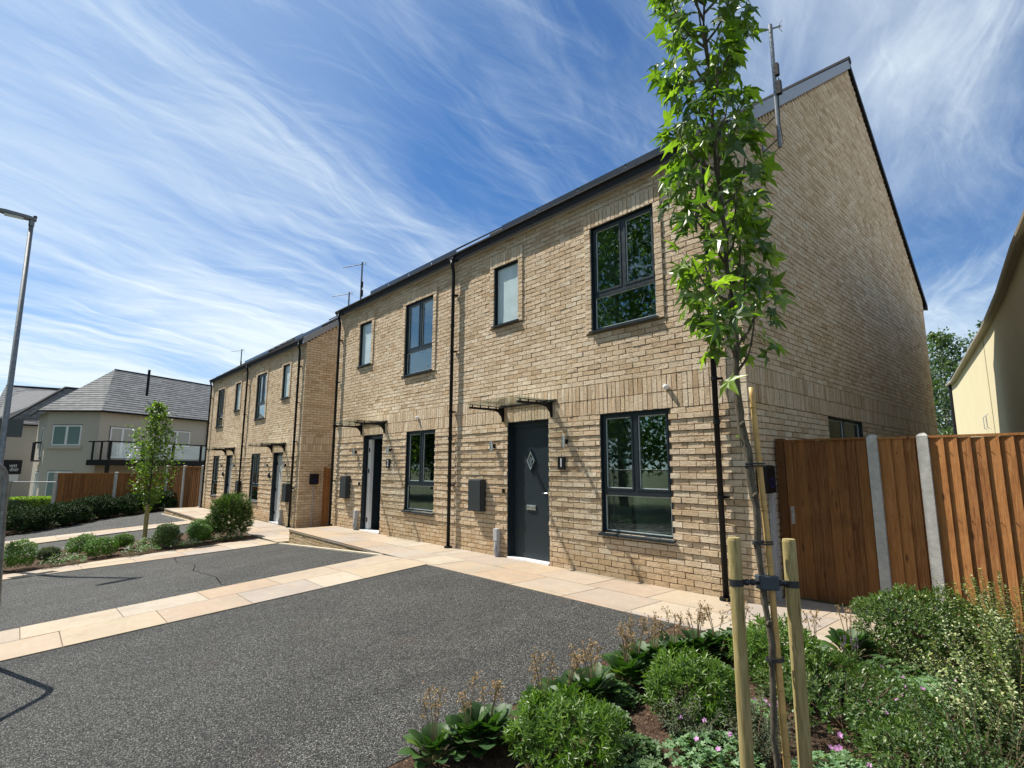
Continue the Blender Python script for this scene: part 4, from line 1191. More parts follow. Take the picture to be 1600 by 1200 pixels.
LG = mk_leaf('hebe_leaf', (.050, .105, .014), (.115, .205, .028), .30, c3=(.20, .31, .05), pos=.7)
LD = mk_leaf('fine_dark_leaf', (.030, .066, .012), (.085, .150, .026), .28, c3=(.22, .29, .08), pos=.8)
LB = mk_leaf('bergenia_leaf', (.026, .070, .016), (.062, .130, .024), .25, rough=.55, c3=(.14, .22, .04), pos=.85)
LP = mk_leaf('geranium_leaf', (.10, .20, .075), (.19, .31, .14), .3, rough=.6, c3=(.26, .38, .21), pos=.6)
LV = mk_leaf('variegated_leaf', (.05, .10, .02), (.17, .24, .07), .3, c3=(.62, .62, .34), pos=.62)
LL = mk_leaf('grey_green_leaf', (.075, .105, .05), (.12, .15, .08), .25, rough=.6)
LY = mk_leaf('lime_leaf', (.16, .26, .03), (.30, .42, .05), .35)
LX = mk_leaf('box_leaf', (.05, .12, .015), (.15, .27, .035), .3)
SG = mk_leaf('sweetgum_leaf', (.046, .098, .014), (.125, .205, .020), .52, rough=.36, c3=(.25, .36, .045), pos=.65, spec=1.0)
LT = mk_leaf('young_tree_leaf', (.06, .11, .015), (.13, .205, .028), .42, c3=(.22, .31, .05), pos=.8)
LBI = mk_leaf('birch_leaf', (.045, .085, .03), (.08, .13, .045), .35, c3=(.13, .19, .08), pos=.8)
LBG = mk_leaf('street_tree_leaf', (.07, .14, .03), (.16, .27, .06), .5)
PINK = mk_leaf('pink_petal', (.50, .20, .48), (.62, .32, .58), .3); PURP = mk_leaf('purple_floret', (.14, .06, .20), (.24, .12, .32), .2)
DRY = mk_leaf('dried_flower', (.36, .22, .11), (.52, .36, .20), .2, rough=.85, c3=(.30, .15, .08), pos=.7)
STEM = mk_plain('green_stem', (.14, .15, .05), .7); TWIG = mk_plain('brown_twig', (.12, .08, .045), .8); RSTEM = mk_plain('dried_stem', (.24, .17, .09), .8)

def rnd_dir(up=0.0):
    while 1:
        v = Vector((U(-1, 1), U(-1, 1), U(-1, 1)))
        if .05 < v.length < 1:
            v.normalize(); v.z += up
            return v.normalized()
def leaf(mb, p, d, n, L_, w, fold=.25, curve=.15):
    """lance leaf: base p, direction d, upper side n; two folded halves, six points"""
    d = d.normalized(); s = d.cross(n)
    if s.length < 1e-4: s = d.orthogonal()
    s.normalize(); n = s.cross(d).normalized()
    p = Vector(p)
    a = p; m1 = p+d*L_*.35-n*0; m2 = p+d*L_*.72-n*L_*curve*.4; t = p+d*L_-n*L_*curve
    e = n*w*fold
    v = [a, m1, m2, t, m1+s*w*.5+e, m2+s*w*.38+e, m1-s*w*.5+e, m2-s*w*.38+e]
    mb.raw(v, [(0, 4, 1), (1, 4, 5, 2), (2, 5, 3), (0, 1, 6), (1, 2, 7, 6), (2, 3, 7)])
def leaf4(mb, p, d, n, L_, w, c=0):
    d = d.normalized(); s = d.cross(n)
    if s.length < 1e-4: s = d.orthogonal()
    s.normalize(); p = Vector(p)
    mb.raw([p, p+d*L_*.45+s*w*.5, p+d*L_-n*c, p+d*L_*.45-s*w*.5], [(0, 1, 2, 3)])
def disc_leaf(mb, p, n, r, lobes=5):
    n = n.normalized(); a = n.orthogonal().normalized(); b = n.cross(a); t0 = U(0, 6.28); p = Vector(p)
    v = [p-n*r*.15]; k = lobes*3
    for i in range(k):
        t = t0+2*math.pi*i/k*.93; rr = r*(1 if i % 3 else .62)*U(.9, 1.05)
        v.append(p+(a*math.cos(t)+b*math.sin(t))*rr+n*r*.05*math.sin(i*2.1))
    mb.raw(v, [(0, i, i+1) for i in range(1, k)])

def ball_bush(name, label, cat, c, r, h, tips, per, L_, w, mat, core=True, group=None, flat=.8, seed=0, twig=True, tipspread=1.0, low=False):
    random.seed(1000+seed)
    z0 = c[2]; root = thing(name, label, cat, (c[0], c[1], z0), group)
    mb = MB(); ph = U(0, 9)
    for i in range(tips):
        d = rnd_dir(0 if low else .25)
        if d.z < (-.8 if low else -.35): d.z = -d.z*.5; d.normalize()
        b = 1+.13*noise.noise(Vector((d.x*1.9+ph, d.y*1.9, d.z*1.9)))*2
        k = U(.82, 1.04)*b if random.random() < .75 else U(.5, .85)
        p = Vector((d.x*r*k, d.y*r*k, h*.5+d.z*h*.5*k))
        if p.z < .01: p.z = U(.01, .06)
        ax_ = (d+rnd_dir()*.35+Vector((0, 0, .35))).normalized(); a = ax_.orthogonal().normalized(); bb = ax_.cross(a); t0 = U(0, 6.28)
        for q in range(per):
            t = t0+2.4*q; el = .35+.75*(q/per)
            ld = (a*math.cos(t)+bb*math.sin(t))*math.cos(el)*tipspread+ax_*math.sin(el)
            pp = p+ax_*(q/per-.6)*L_*.9
            leaf(mb, pp, ld, ax_, L_*U(.75, 1.1), w*U(.8, 1.1), .22, U(.0, .22)) if L_ > .03 else leaf4(mb, pp, ld, ax_, L_*U(.8, 1.2), w)
    mb.build('foliage', mat, root)
    if twig:
        m = MB()
        for i in range(14):
            d = rnd_dir(.6); d.z = abs(d.z)
            m.tube([(0, 0, -.02), (d.x*r*.35, d.y*r*.35, h*.3), (d.x*r*.85, d.y*r*.85, h*.45+d.z*h*.42)], [.010, .006, .003], 5)
        m.build('stem', TWIG, root)
    return root
def G(x, y): return zg(x, y)

ball_bush('hebe_bush', 'bright green rounded hebe nearest the tarmac, in the bottom middle of the photo', 'shrub', (.56, -3.76, G(.5, -3.7)), .30, .35, 560, 9, .050, .012, LG, seed=1, low=True)
ball_bush('hebe_bush', 'rounded green hebe between bare soil and the left tree stake', 'shrub', (.80, -2.84, G(.8, -2.8)), .28, .38, 560, 9, .050, .012, LG, seed=2, low=True)
ball_bush('hebe_bush', 'green hebe half hidden behind the two tree stakes', 'shrub', (1.00, -1.98, G(.8, -1.9)), .31, .40, 460, 8, .050, .012, LG, seed=3, low=True)
ball_bush('evergreen_shrub', 'dense fine leaved green shrub in front of the first concrete fence post', 'shrub', (1.60, -.74, -.02), .46, .52, 2000, 7, .030, .012, LD, seed=4, low=True)
ball_bush('evergreen_shrub', 'low spreading dark shrub right of the right tree stake', 'shrub', (1.50, -2.30, -.08), .48, .36, 900, 7, .028, .010, LD, seed=5)
ball_bush('evergreen_shrub', 'dark fine leaved shrub at the lower right under the variegated bush', 'shrub', (2.02, -2.75, -.12), .34, .34, 560, 7, .026, .010, LD, seed=6)

def arching(name, label, c, r, h, stems, mat, L_, w, seed, spacing=.028, lean=.5, thin=.0035, cat='shrub'):
    random.seed(seed); root = thing(name, label, cat, c)
    mb = MB(); sb = MB()
    for i in range(stems):
        a = U(0, 2*math.pi); rr = math.sqrt(random.random())*r; hh = h*U(.55, 1.05)*(1-.35*(rr/r)**2)
        bx, by = math.cos(a)*rr*.35, math.sin(a)*rr*.35
        tx, ty = math.cos(a)*rr*(1+lean*.3), math.sin(a)*rr*(1+lean*.3)
        pts = []
        n = 9
        for k in range(n+1):
            t = k/n; pts.append(Vector((bx+(tx-bx)*t**1.4+.012*math.sin(t*9+i), by+(ty-by)*t**1.4+.012*math.cos(t*8+i), hh*(t-.10*lean*t*t))))
        sb.tube(pts, [thin*(1.3-.9*k/n) for k in range(n+1)], 4, caps=False)
        s = .22
        Ltot = sum((pts[k+1]-pts[k]).length for k in range(n)); side = U(0, 3)
        while s < 1:
            k = min(n-1, int(s*n)); f = s*n-k; p = pts[k].lerp(pts[k+1], f); ax_ = (pts[k+1]-pts[k]).normalized()
            o = ax_.orthogonal().normalized(); o.rotate(Matrix.Rotation(side, 3, ax_))
            for sg in (1, -1):
                d = (o*sg+ax_*.55+rnd_dir()*.3).normalized(); leaf(mb, p, d, (ax_+Vector((0, 0, .6))).normalized(), L_*U(.65, 1.1)*(1.1-.4*s), w*U(.7, 1.1), .2, .15)
            side += 1.57+U(-.3, .3); s += spacing/Ltot
    sb.build('stem', TWIG, root); mb.build('foliage', mat, root)
    return root
arching('variegated_shrub', 'tall pale variegated shrub in front of the fence at the right edge', (2.20, -.95, -.03), .50, .88, 130, LV, .032, .017, 21, .019)
arching('variegated_shrub', 'pale variegated shrub with bare twigs at the lower right corner', (2.30, -2.00, -.06), .44, .74, 100, LV, .032, .018, 22, .022)
arching('variegated_shrub', 'loose cream and green shrub below the concrete fence posts', (1.78, -1.20, -.03), .30, .42, 46, LV, .026, .012, 23, .022)
arching('lavender_plant', 'upright grey green stemmed plant between the two front hebes', (.93, -3.10, G(.9, -3.1)), .20, .36, 40, LL, .040, .007, 24, .014, .3, cat='plant')
arching('lavender_plant', 'grey green spiky plant right of the left stake near the bottom edge', (1.28, -2.95, -.13), .20, .40, 34, LL, .040, .007, 25, .014, .3, cat='plant')
arching('lavender_plant', 'grey green spiky plant beside the bamboo cane', (1.20, -2.25, -.08), .15, .34, 26, LL, .038, .007, 26, .014, .3, cat='plant')

def bergenia(label, c, n=16, stalks=4, seed=0, sc=1.25):
    random.seed(500+seed); root = thing('bergenia_plant', label, 'plant', c, 'bergenias along the tarmac edge'); mb = MB(); st = MB(); fl = MB(); sm = MB()
    for i in range(n):
        a = 2.4*i+U(-.3, .3); tilt = .20+.95*(i/n); l = .075*sc*U(.8, 1.2)
        d = Vector((math.cos(a)*math.sin(tilt), math.sin(a)*math.sin(tilt), math.cos(tilt)))
        b = Vector((math.cos(a)*.02, math.sin(a)*.02, 0)); p = b+d*l
        st.tube([b, p], .004, 5, caps=False)
        s = d.cross(Vector((0, 0, 1))).normalized(); nn = s.cross(d).normalized(); w = .033*sc*U(.85, 1.15); L_ = .088*sc*U(.8, 1.1)
        pr_ = [(0, .22), (.15, .72), (.38, 1), (.65, 1.02), (.87, .78), (1, .30)]
        v = []
        for t, k in pr_:
            cpt = p+d*L_*t-nn*(.030*t*t)*sc
            v += [cpt-s*w*k+nn*.012*k, cpt, cpt+s*w*k+nn*.012*k]
        f = []
        for k in range(len(pr_)-1): f += [(3*k, 3*k+1, 3*k+4, 3*k+3), (3*k+1, 3*k+2, 3*k+5, 3*k+4)]
        mb.raw(v, f)
    for i in range(stalks):
        sm = MB(); fl = MB()
        a = U(0, 6.28); hh = U(.30, .42); tp = Vector((math.cos(a)*.07, math.sin(a)*.07, hh))
        sm.tube([(0, 0, .02), (tp.x*.4, tp.y*.4, hh*.55), tp], [.004, .0035, .0025], 5, caps=False)
        for k in range(13):
            q = tp+Vector((U(-.034, .034), U(-.034, .034), U(-.085, .03)))
            sm.tube([tp-Vector((0, 0, .03)), q], .0012, 3, caps=False)
            for j in range(4): leaf4(fl, q, rnd_dir(.2), rnd_dir(), .014, .008)
        so_ = sm.build('flower_stalk', RSTEM, root); fl.build('dried_flower_head', DRY, so_)
    mb.build('foliage', LB, root, smooth=True); st.build('leaf_stalk', STEM, root)
    return root
bl = [(-.06, -4.22, 3, 'bottom left end of the row'), (.06, -3.92, 3, 'left of the front hebe'), (.10, -3.48, 5, 'behind the front hebe'), (.18, -3.08, 5, 'with tall dried heads above the bare soil'),
      (.20, -2.72, 5, 'halfway along the tarmac edge'), (.20, -2.35, 6, 'beside the second hebe'), (.34, -1.95, 6, 'near the paving corner'), (.55, -1.62, 4, 'close to the downpipe, left of the stake'), (.00, -4.02, 2, 'between the two front clumps'), (.12, -3.27, 3, 'squeezed behind the front hebe near the tarmac'), (.16, -2.53, 3, 'on the tarmac edge level with the bare soil'), (.24, -2.14, 3, 'just left of the second hebe'), (.42, -1.78, 3, 'at the paving corner by the tarmac'), (1.12, -1.62, 3, 'right of the right stake by the paving'), (1.22, -1.2, 2, 'by the gate paving')]
for i, (x, y, s, t) in enumerate(bl): bergenia('bergenia with brown dried flower stalks, '+t, (x, y, G(x, y)), 32, s+1, i, U(1.2, 1.45))

def geranium(label, c, r, h, n, fl, seed, mat=None):
    random.seed(700+seed); root = thing('geranium_plant', label, 'plant', c); mb = MB(); st = MB(); pk = MB(); ss = MB()
    for i in range(n):
        a = U(0, 6.28); rr = r*math.sqrt(random.random()); hz = h*(1-.6*(rr/r)**2)*U(.55, 1.05)
        p = Vector((math.cos(a)*rr, math.sin(a)*rr, hz)); disc_leaf(mb, p, (Vector((0, 0, 1))+rnd_dir()*.55), U(.014, .026))
        if i % 3 == 0: st.tube([(p.x*.5, p.y*.5, 0), p], .0015, 3, caps=False)
    for i in range(fl):
        a = U(0, 6.28); rr = r*U(.2, .95); p = Vector((math.cos(a)*rr, math.sin(a)*rr, h*U(.8, 1.2))); nn = (Vector((.3, -.5, 1))+rnd_dir()*.4).normalized(); o = nn.orthogonal().normalized()
        ss.tube([(p.x*.8, p.y*.8, h*.3), p], .0013, 3, caps=False)
        for k in range(5):
            d = o.copy(); d.rotate(Matrix.Rotation(k*2*math.pi/5, 3, nn)); leaf4(pk, p, d+nn*.25, nn, .017, .016)
    mb.build('foliage', mat or LP, root); st.build('stem', STEM, root)
    if fl: pk.build('flower', PINK, root); ss.build('flower_stem', STEM, root)
    return root
geranium('pale green geranium mound at the bottom edge left of the stake', (1.12, -3.18, -.14), .26, .16, 420, 5, 1)
geranium('pale green geranium with pink flowers in front of the variegated shrub', (1.86, -1.75, -.05), .33, .20, 620, 9, 2)
geranium('pale green geranium spreading below the dark shrub', (1.78, -2.20, -.08), .30, .18, 520, 7, 3)
geranium('geranium with pink flowers at the bottom right', (1.72, -2.95, -.13), .26, .16, 380, 10, 4)
geranium('small flowering geranium on the soil beside the second hebe', (1.10, -2.55, -.10), .15, .12, 130, 7, 5)
geranium('low geranium clump at the lower right corner', (2.30, -2.60, -.10), .30, .18, 420, 4, 6)
def spikes(label, c, r, n, h, seed, cat='plant'):
    random.seed(seed); root = thing('purple_spike_plant', label, cat, c); s = MB(); f = MB(); l = MB()
    for i in range(n):
        b = Vector((U(-r, r), U(-r, r), 0)); t = b+Vector((U(-.03, .03), U(-.03, .03), h*U(.7, 1.1))); s.tube([b, t], .0018, 4, caps=False)
        for k in range(26):
            q = b.lerp(t, U(.55, 1)); leaf4(f, q, rnd_dir(.4), rnd_dir(), .013, .007)
        for k in range(12):
            q = b.lerp(t, U(.05, .55)); leaf4(l, q, rnd_dir(.3), rnd_dir(), .03, .008)
    s.build('stem', STEM, root); f.build('flower_spike', PURP, root); l.build('foliage', LL, root)
spikes('purple flower spikes beside the gate paving', (1.30, -1.38, -.01), .06, 7, .30, 31)
spikes('small purple flowers at the foot of the stakes', (1.38, -2.75, -.12), .08, 7, .22, 32)

LGC = mk_leaf('ground_cover_leaf', (.05, .105, .03), (.11, .19, .06), .3, rough=.55)
for i, (x, y, rr, t) in enumerate([(.42, -3.25, .16, 'between the front hebe and the bergenias'), (1.45, -3.35, .24, 'below the right stake at the bottom edge'), (.62, -2.2, .16, 'between the second hebe and the paving'),
                                   (1.42, -1.85, .22, 'between the stakes and the dark shrub'), (.98, -3.62, .18, 'right of the front hebe at the bottom edge'), (1.95, -1.25, .26, 'at the foot of the tall variegated shrub'), (.30, -2.95, .15, 'along the row of dried flower heads'), (.78, -3.42, .15, 'behind the front hebe beside the spiky plant'), (.62, -1.50, .20, 'by the paving left of the stakes'), (1.22, -2.05, .18, 'behind the trunk of the young tree'), (1.55, -1.35, .22, 'beside the gate paving')]):
    g_ = geranium('fine green ground cover '+t, (x, y, G(x, y)), rr, .12, 300, 0, 80+i, LGC); g_.name = 'ground_cover_plant'
arching('twiggy_shrub', 'loose twiggy green shrub leaning in at the bottom right corner', (2.22, -2.75, -.12), .34, .62, 60, LGC, .026, .012, 29, .022)
# bark mulch chips over the near bed
random.seed(44); m = MB()
for i in range(9000):
    x, y = U(-.18, 2.4), U(-4.6, -1.4)
    if 1.6 < x and y < -3.6: continue
    p = Vector((x, y, G(x, y)+U(.0, .014))); d = rnd_dir(); d.z *= .3; leaf4(m, p, d, (Vector((0, 0, 1))+rnd_dir()*.5).normalized(), U(.006, .026), U(.004, .010))
tag(m.build('bark_mulch', mk_leaf('bark_chip', (.10, .055, .03), (.20, .13, .085), 0, rough=.95, c3=(.36, .26, .18), pos=.8, spec=.1)), kind='stuff')

random.seed(45); m = MB()
for i in range(420):
    x, y = U(-10, -.2), U(-6.2, -.1)
    if random.random() < .5: y = -6.2+4.8*random.random(); x = -.22-abs(random.gauss(0, .5))
    zz = zg(x, y)+.006 if y < -1.36 and not (-5.95 < x < -4.5) else (zg(x, y)+.016 if y < -1.36 else .006)
    if x < -5 and y > -1.4: continue
    leaf4(m, (x, y, zz), Vector((U(-1, 1), U(-1, 1), U(0, .2))), Vector((0, 0, 1)), U(.006, .022), U(.003, .009))
tag(m.build('leaf_litter', mk_leaf('litter', (.20, .13, .07), (.42, .33, .22), 0, rough=.95, c3=(.62, .58, .50), pos=.8, spec=.1)), kind='stuff')

# left planting strip between the drives
random.seed(9)
lb = [(-12.85, -6.0, .30, .62, LX, 'clipped upright box bush at the left end of the planting strip'),
      (-13.75, -4.9, .34, .48, LX, 'round clipped box ball at the back of the strip left of the young tree'),
      (-12.95, -4.62, .34, .44, LX, 'round clipped box ball near the front of the strip'),
      (-13.9, -4.1, .24, .36, LG, 'small bushy evergreen just left of the young tree'),
      (-14.3, -3.1, .30, .46, LD, 'dark rounded bush behind the young tree stake'),
      (-12.95, -3.35, .33, .46, LD, 'dark rounded bush right of the young tree'),
      (-13.7, -2.45, .34, .52, LX, 'bright green box ball between the young tree and the yew'),
      (-12.9, -2.62, .30, .46, LX, 'box ball next to the dark yew'),
      (-13.6, -5.5, .22, .30, LL, 'low grey green tuft in the planting strip')]
for i, (x, y, r, h, mt, t) in enumerate(lb): ball_bush('box_ball' if mt is LX else 'evergreen_shrub', t, 'shrub', (x, y, G(x, y)+.02), r*.92, h*.98, 1700, 6, .022, .014, mt, seed=60+i, twig=False, low=True)
ball_bush('yew_bush', 'large dark feathery yew bush in front of the far brick houses', 'shrub', (-12.95, -1.95, -.33), .50, 1.08, 2000, 9, .070, .013, LD, seed=77, tipspread=.6, twig=False, low=True)
for i, (x, y) in enumerate([(-12.45, -5.5), (-12.5, -5.1), (-12.40, -4.1), (-12.55, -3.75), (-12.6, -3.2), (-12.42, -2.95), (-12.5, -2.25), (-12.4, -2.0), (-13.2, -5.3), (-14.4, -5.6), (-13.3, -3.9), (-13.9, -3.6)]):
    tx = ['at the left end', 'next to the upright box', 'before the dark bush', 'below the young tree', 'right of the young tree', 'before the box ball', 'beside the yew', 'at the foot of the yew', 'behind the first box ball', 'at the back left', 'left of the young tree stake', 'just behind the young tree'][i]
    g_ = geranium('low pale leafed plant along the paving '+tx, (x, y, G(x, y)+.02), .24, .20, 150, 2 if i % 4 == 0 else 0, 30+i, LP if i % 2 else LD)
    g_.name = 'edging_plant'; g_['group'] = 'low edging plants in the strip between the drives'
LHD = mk_leaf('deep_green_leaf', (.016, .036, .010), (.035, .068, .018), .12, rough=.6, spec=.2)
# dark shrubs under the far fence
hb = [(-23.7, -5.9), (-24.5, -5.0), (-25.4, -4.5), (-26.4, -3.8), (-26.9, -2.7), (-27.6, -1.9), (-27.9, -.9), (-26.5, -4.9), (-28.4, -3.3), (-25.3, -5.9)]
ht = ['at the left end', 'second from the left', 'third from the left', 'under the first fence panel', 'below the second concrete post', 'under the second fence panel', 'at the right end by the paving', 'behind the left group', 'tight against the fence', 'behind the left end']
for i, (x, y) in enumerate(hb): ball_bush('dark_shrub', 'dark green shrub below the far fence '+ht[i], 'shrub', (x, y, G(x, y)), .74, U(.75, .95), 800, 6, .085, .05, LHD, seed=90+i, twig=False, low=True, group='dark shrubs below the far fence')
for i, (x, y) in enumerate([(-23.6, -5.2), (-25.2, -4.0), (-26.6, -2.3), (-27.2, -1.0)]):
    g_ = geranium('pale low plant at the front of the far shrubs, '+['leftmost', 'second', 'third', 'nearest the paving'][i], (x, y, G(x, y)+.02), .4, .3, 130, 0, 55+i, LL); g_.name = 'edging_plant'
random.seed(5); root = thing('clipped_hedge', 'clipped lime green hedge beyond the far planting at the left edge', 'hedge', (-32.7, -5.6, -.75)); m = MB()
for i in range(3800):
    x, y, z = U(-.45, .45), U(-1.3, 1.3), U(0, .72)
    if i % 2: z = .72+U(-.03, .04)
    else: x = .45+U(-.05, .05)
    leaf4(m, (x+y*.25, y, z), rnd_dir(.4), rnd_dir(1), .09, .06)
m.build('foliage', LY, root)
m = MB(); m.box(-.42, .40, -1.25, 1.25, .0, .66); m.build('inner_mass', mk_plain('hedge_inner', (.03, .05, .015), .9), root)

# ------------------------------------------------------------------ trees
def star_leaf(mb, p, d, n, s):
    """five-pointed sweetgum leaf hanging from p along d"""
    d = d.normalized(); sd_ = d.cross(n)
    if sd_.length < 1e-3: sd_ = d.orthogonal()
    sd_.normalize(); n = sd_.cross(d).normalized(); p = Vector(p)
    c = p+d*s*.42; v = [c-n*s*.03]
    tips = [(-2.35, .62), (-1.25, .95), (0, 1.12), (1.25, .95), (2.35, .62)]
    out = []
    for i, (a, r) in enumerate(tips):
        out.append((a-.26, r*.56)); out.append((a, r)); out.append((a+.26, r*.56))
        if i < 4: out.append(((a+tips[i+1][0])/2, .40))
    out = [(-3.141, .28)]+out
    for a, r in out:
        v.append(c+(d*math.cos(a)+sd_*math.sin(a))*s*.62*r-n*s*(.20*r*r)+n*s*.04*math.sin(5*a))
    k = len(out)
    mb.raw(v, [(0, i, i+1) for i in range(1, k)]+[(0, k, 1)])
random.seed(12)
def up25(x, y, z): return (CP.x+(x-CP.x)*1.136, CP.y+(y-CP.y)*1.136, CP.z+(z-CP.z)*1.136)
BX, BY, _ = up25(1.782, -3.893, 0)
tz0 = G(BX, BY)-.02
TR = thing('sweetgum_tree', 'slender young sweetgum with star shaped leaves, staked at the front', 'tree', (BX, BY, tz0))
tp = [(1.787, -3.888, -.15), (1.787, -3.888, .353), (1.787, -3.888, .701), (1.780, -3.895, 1.013), (1.772, -3.905, 1.324), (1.758, -3.920, 1.46), (1.756, -3.922, 1.588), (1.744, -3.930, 1.72), (1.740, -3.940, 1.863), (1.745, -3.936, 2.05), (1.738, -3.943, 2.265), (1.726, -3.956, 2.72), (1.714, -3.969, 3.202), (1.712, -3.971, 3.714), (1.712, -3.97, 4.1)]
TP = [Vector(up25(*p))-Vector((BX, BY, tz0)) for p in tp]
TP[0].z = 0
fine = []
for i in range(len(TP)-1):
    for k in range(4):
        q = TP[i].lerp(TP[i+1], k/4); z = q.z
        q += Vector((.006*math.sin(z*9)+.004*math.sin(z*23), .006*math.cos(z*7), 0)); fine.append(q)
fine.append(TP[-1])
n = len(fine)
m = MB(); m.tube(fine, [(.0135 if i < 12 else .0135+.0065*min(1, (i-12)/8) if i < 24 else max(.004, .020*(1-(i-24)/(n-22.))**.8))*(1+.10*math.sin(i*2.3)) for i in range(n)], 12)
for z in (1.52, 1.86, .95):
    q = min(fine, key=lambda v: abs(v.z-z)); m.tube([q, q+Vector((.018, -.02, .012)), q+Vector((.022, -.024, .02))], [.016, .011, .006], 8)
tk = m.build('trunk', BARK, TR, smooth=True)
def trunk_at(z):
    for i in range(n-1):
        if fine[i].z <= z <= fine[i+1].z: return fine[i].lerp(fine[i+1], (z-fine[i].z)/(fine[i+1].z-fine[i].z+1e-9))
    return fine[-1]
br = MB(); lv = MB(); pe = MB()
camR = Vector((math.cos(YAW), math.sin(YAW), 0)); camF = Vector((-math.sin(YAW), math.cos(YAW), 0))
zoff = -tz0
def env(z):     # half width by height, metres (world z)
    T = [(1.86, .05), (1.98, .15), (2.12, .20), (2.3, .225), (2.5, .23), (2.65, .15), (2.85, .22), (3.05, .25), (3.25, .235), (3.4, .18), (3.6, .17), (3.75, .24), (4.0, .22), (4.2, .19), (4.4, .2), (4.6, .12), (4.8, .04)]
    for (a, b), (c, d) in zip(T[:-1], T[1:]):
        if a <= z <= c: return b+(d-b)*(z-a)/(c-a)
    return .03
def add_leaf_cluster(q, out_dir, cnt):
    for _ in range(cnt):
        d = (out_dir*U(.2, 1.0)+rnd_dir()*.75+Vector((0, 0, U(-.55, .45)))).normalized()
        pl_ = U(.03, .075); e = q+d*pl_
        pe.tube([q, e], .0011, 3, caps=False)
        ld = (d+Vector((0, 0, -U(.0, .9)))+rnd_dir()*.45).normalized()
        nn = (Vector((0, 0, .8))+out_dir*.8-camF*.35+rnd_dir()*.9).normalized()
        star_leaf(lv, e, ld, nn, random.choice((U(.07, .11), U(.11, .155))))
for i in range(50):
    zb0 = 1.93+(4.65-1.93)*(i/50)+U(-.03, .03); b = trunk_at(zb0+zoff); a = i*2.4+U(-.4, .4)
    od = Vector((math.cos(a), math.sin(a), 0)); rise = U(.18, .42); ze = zb0+rise; W_ = env(min(ze, 4.75))*U(.55, .95)
    te = trunk_at(ze+zoff); e = Vector((te.x, te.y, ze+zoff))+od*W_-camR*.03
    mid = b.lerp(e, .5)+od*.03-Vector((0, 0, .03)); 
    pts = [b, b.lerp(mid, .5)+od*.015, mid, mid.lerp(e, .5)+od*.008, e]
    br.tube(pts, [.008, .0065, .005, .0035, .002], 6, caps=False)
    for t in (.35, .5, .62, .74, .86, 1.0):
        k = t*4; j = min(3, int(k)); q = pts[j].lerp(pts[j+1], k-j)
        add_leaf_cluster(q, od, random.choice((1, 2, 3, 3)) if t < 1 else 6)
for i in range(24):
    z = 1.95+2.7*i/24; q = trunk_at(z+zoff); a = U(0, 6.28); add_leaf_cluster(q+Vector((math.cos(a), math.sin(a), 0))*U(.0, .06), Vector((math.cos(a), math.sin(a), 0)), 1)
br.build('branch', BARK, tk); lv.build('crown', SG, TR); pe.build('leaf_stalk', STEM, TR)
q = trunk_at(1.62+zoff); m = MB()
for k in range(6): leaf4(m, q+Vector((-.01, -.01, 0)), Vector((-.8, -.3, U(-.1, .5)))+rnd_dir()*.4, Vector((0, 0, 1)), .035, .014)
m.build('bud_shoot', LY, TR)

# stakes, cane, tie
def stake(label, px, py, ztop):
    X, Y, Z = up25(px, py, ztop); z0 = G(X, Y)-.05; t = thing('tree_stake', label, 'stake', (X, Y, z0), 'round timber tree stakes')
    m = MB(); h = Z-z0; r = .0295; N_ = 28; zs_ = [0, .4, .8, 1.1, h-.012, h]; rs = [r, r*1.01, r*.99, r, r, r*.90]
    for i, (zz, rr) in enumerate(zip(zs_, rs)):
        for k in range(N_):
            a = 2*math.pi*k/N_; q = rr*(1+.018*math.sin(3*a+zz*2)); m.v.append((q*math.cos(a), q*math.sin(a), zz))
    for i in range(len(zs_)-1):
        for k in range(N_): m.f.append((i*N_+k, i*N_+(k+1) % N_, (i+1)*N_+(k+1) % N_, (i+1)*N_+k)); m.m.append(0)
    m.f.append(tuple((len(zs_)-1)*N_+k for k in range(N_))); m.m.append(0)
    m.build('post', STAKE, t); return X, Y, Z
s1x, s1y, s1z = stake('left of the two round timber stakes holding the young tree', 1.707, -3.977, 1.195)
s2x, s2y, s2z = stake('right of the two round timber stakes holding the young tree', 1.858, -3.809, 1.190)
bx, by, bz = up25(1.790, -3.880, .3); bz0 = G(bx, by)-.03
cane = thing('bamboo_cane', 'yellow bamboo cane tied to the young tree trunk', 'cane', (bx, by, bz0))
e = Vector(up25(1.775, -3.901, 1.821))-Vector((bx, by, bz0)); e2 = Vector(up25(1.787, -3.885, 1.169))-Vector((bx, by, bz0))
b0 = Vector((.028, .026, 0)); mid = e2+Vector((.014, .014, 0)); pts = []; rs = []
N_ = 40
for i in range(N_+1):
    t = i/N_; q = b0.lerp(mid, min(1, t/.62)) if t < .62 else mid.lerp(e+Vector((.008, .008, 0)), (t-.62)/.38); pts.append(q); rs.append(.0160-.0035*t)
m = MB(); m.tube(pts, rs, 12)
for i in range(3, N_, 5): m.tube([pts[i]-Vector((0, 0, .004)), pts[i]+Vector((0, 0, .004))], rs[i]+.0022, 12)
m.build('cane', BAMB, cane, smooth=True)
tie = thing('tree_tie', 'black rubber strap tying the young tree to both stakes', 'tie', (s1x, s1y, s1z-.20))
o = Vector((s1x, s1y, s1z-.20)); a = Vector((0, 0, 0)); b = Vector((s2x, s2y, s2z-.20))-o; c = Vector((BX, BY, s1z-.20))-o+Vector((.01, .01, 0))
def band(mb, ctr, r, h=.030, N_=24):
    v = []; 
    for k in range(N_):
        t = 2*math.pi*k/N_; v += [ctr+Vector((math.cos(t)*r, math.sin(t)*r, -h/2)), ctr+Vector((math.cos(t)*r, math.sin(t)*r, h/2))]
    mb.raw(v, [(2*k, 2*((k+1) % N_), 2*((k+1) % N_)+1, 2*k+1) for k in range(N_)])
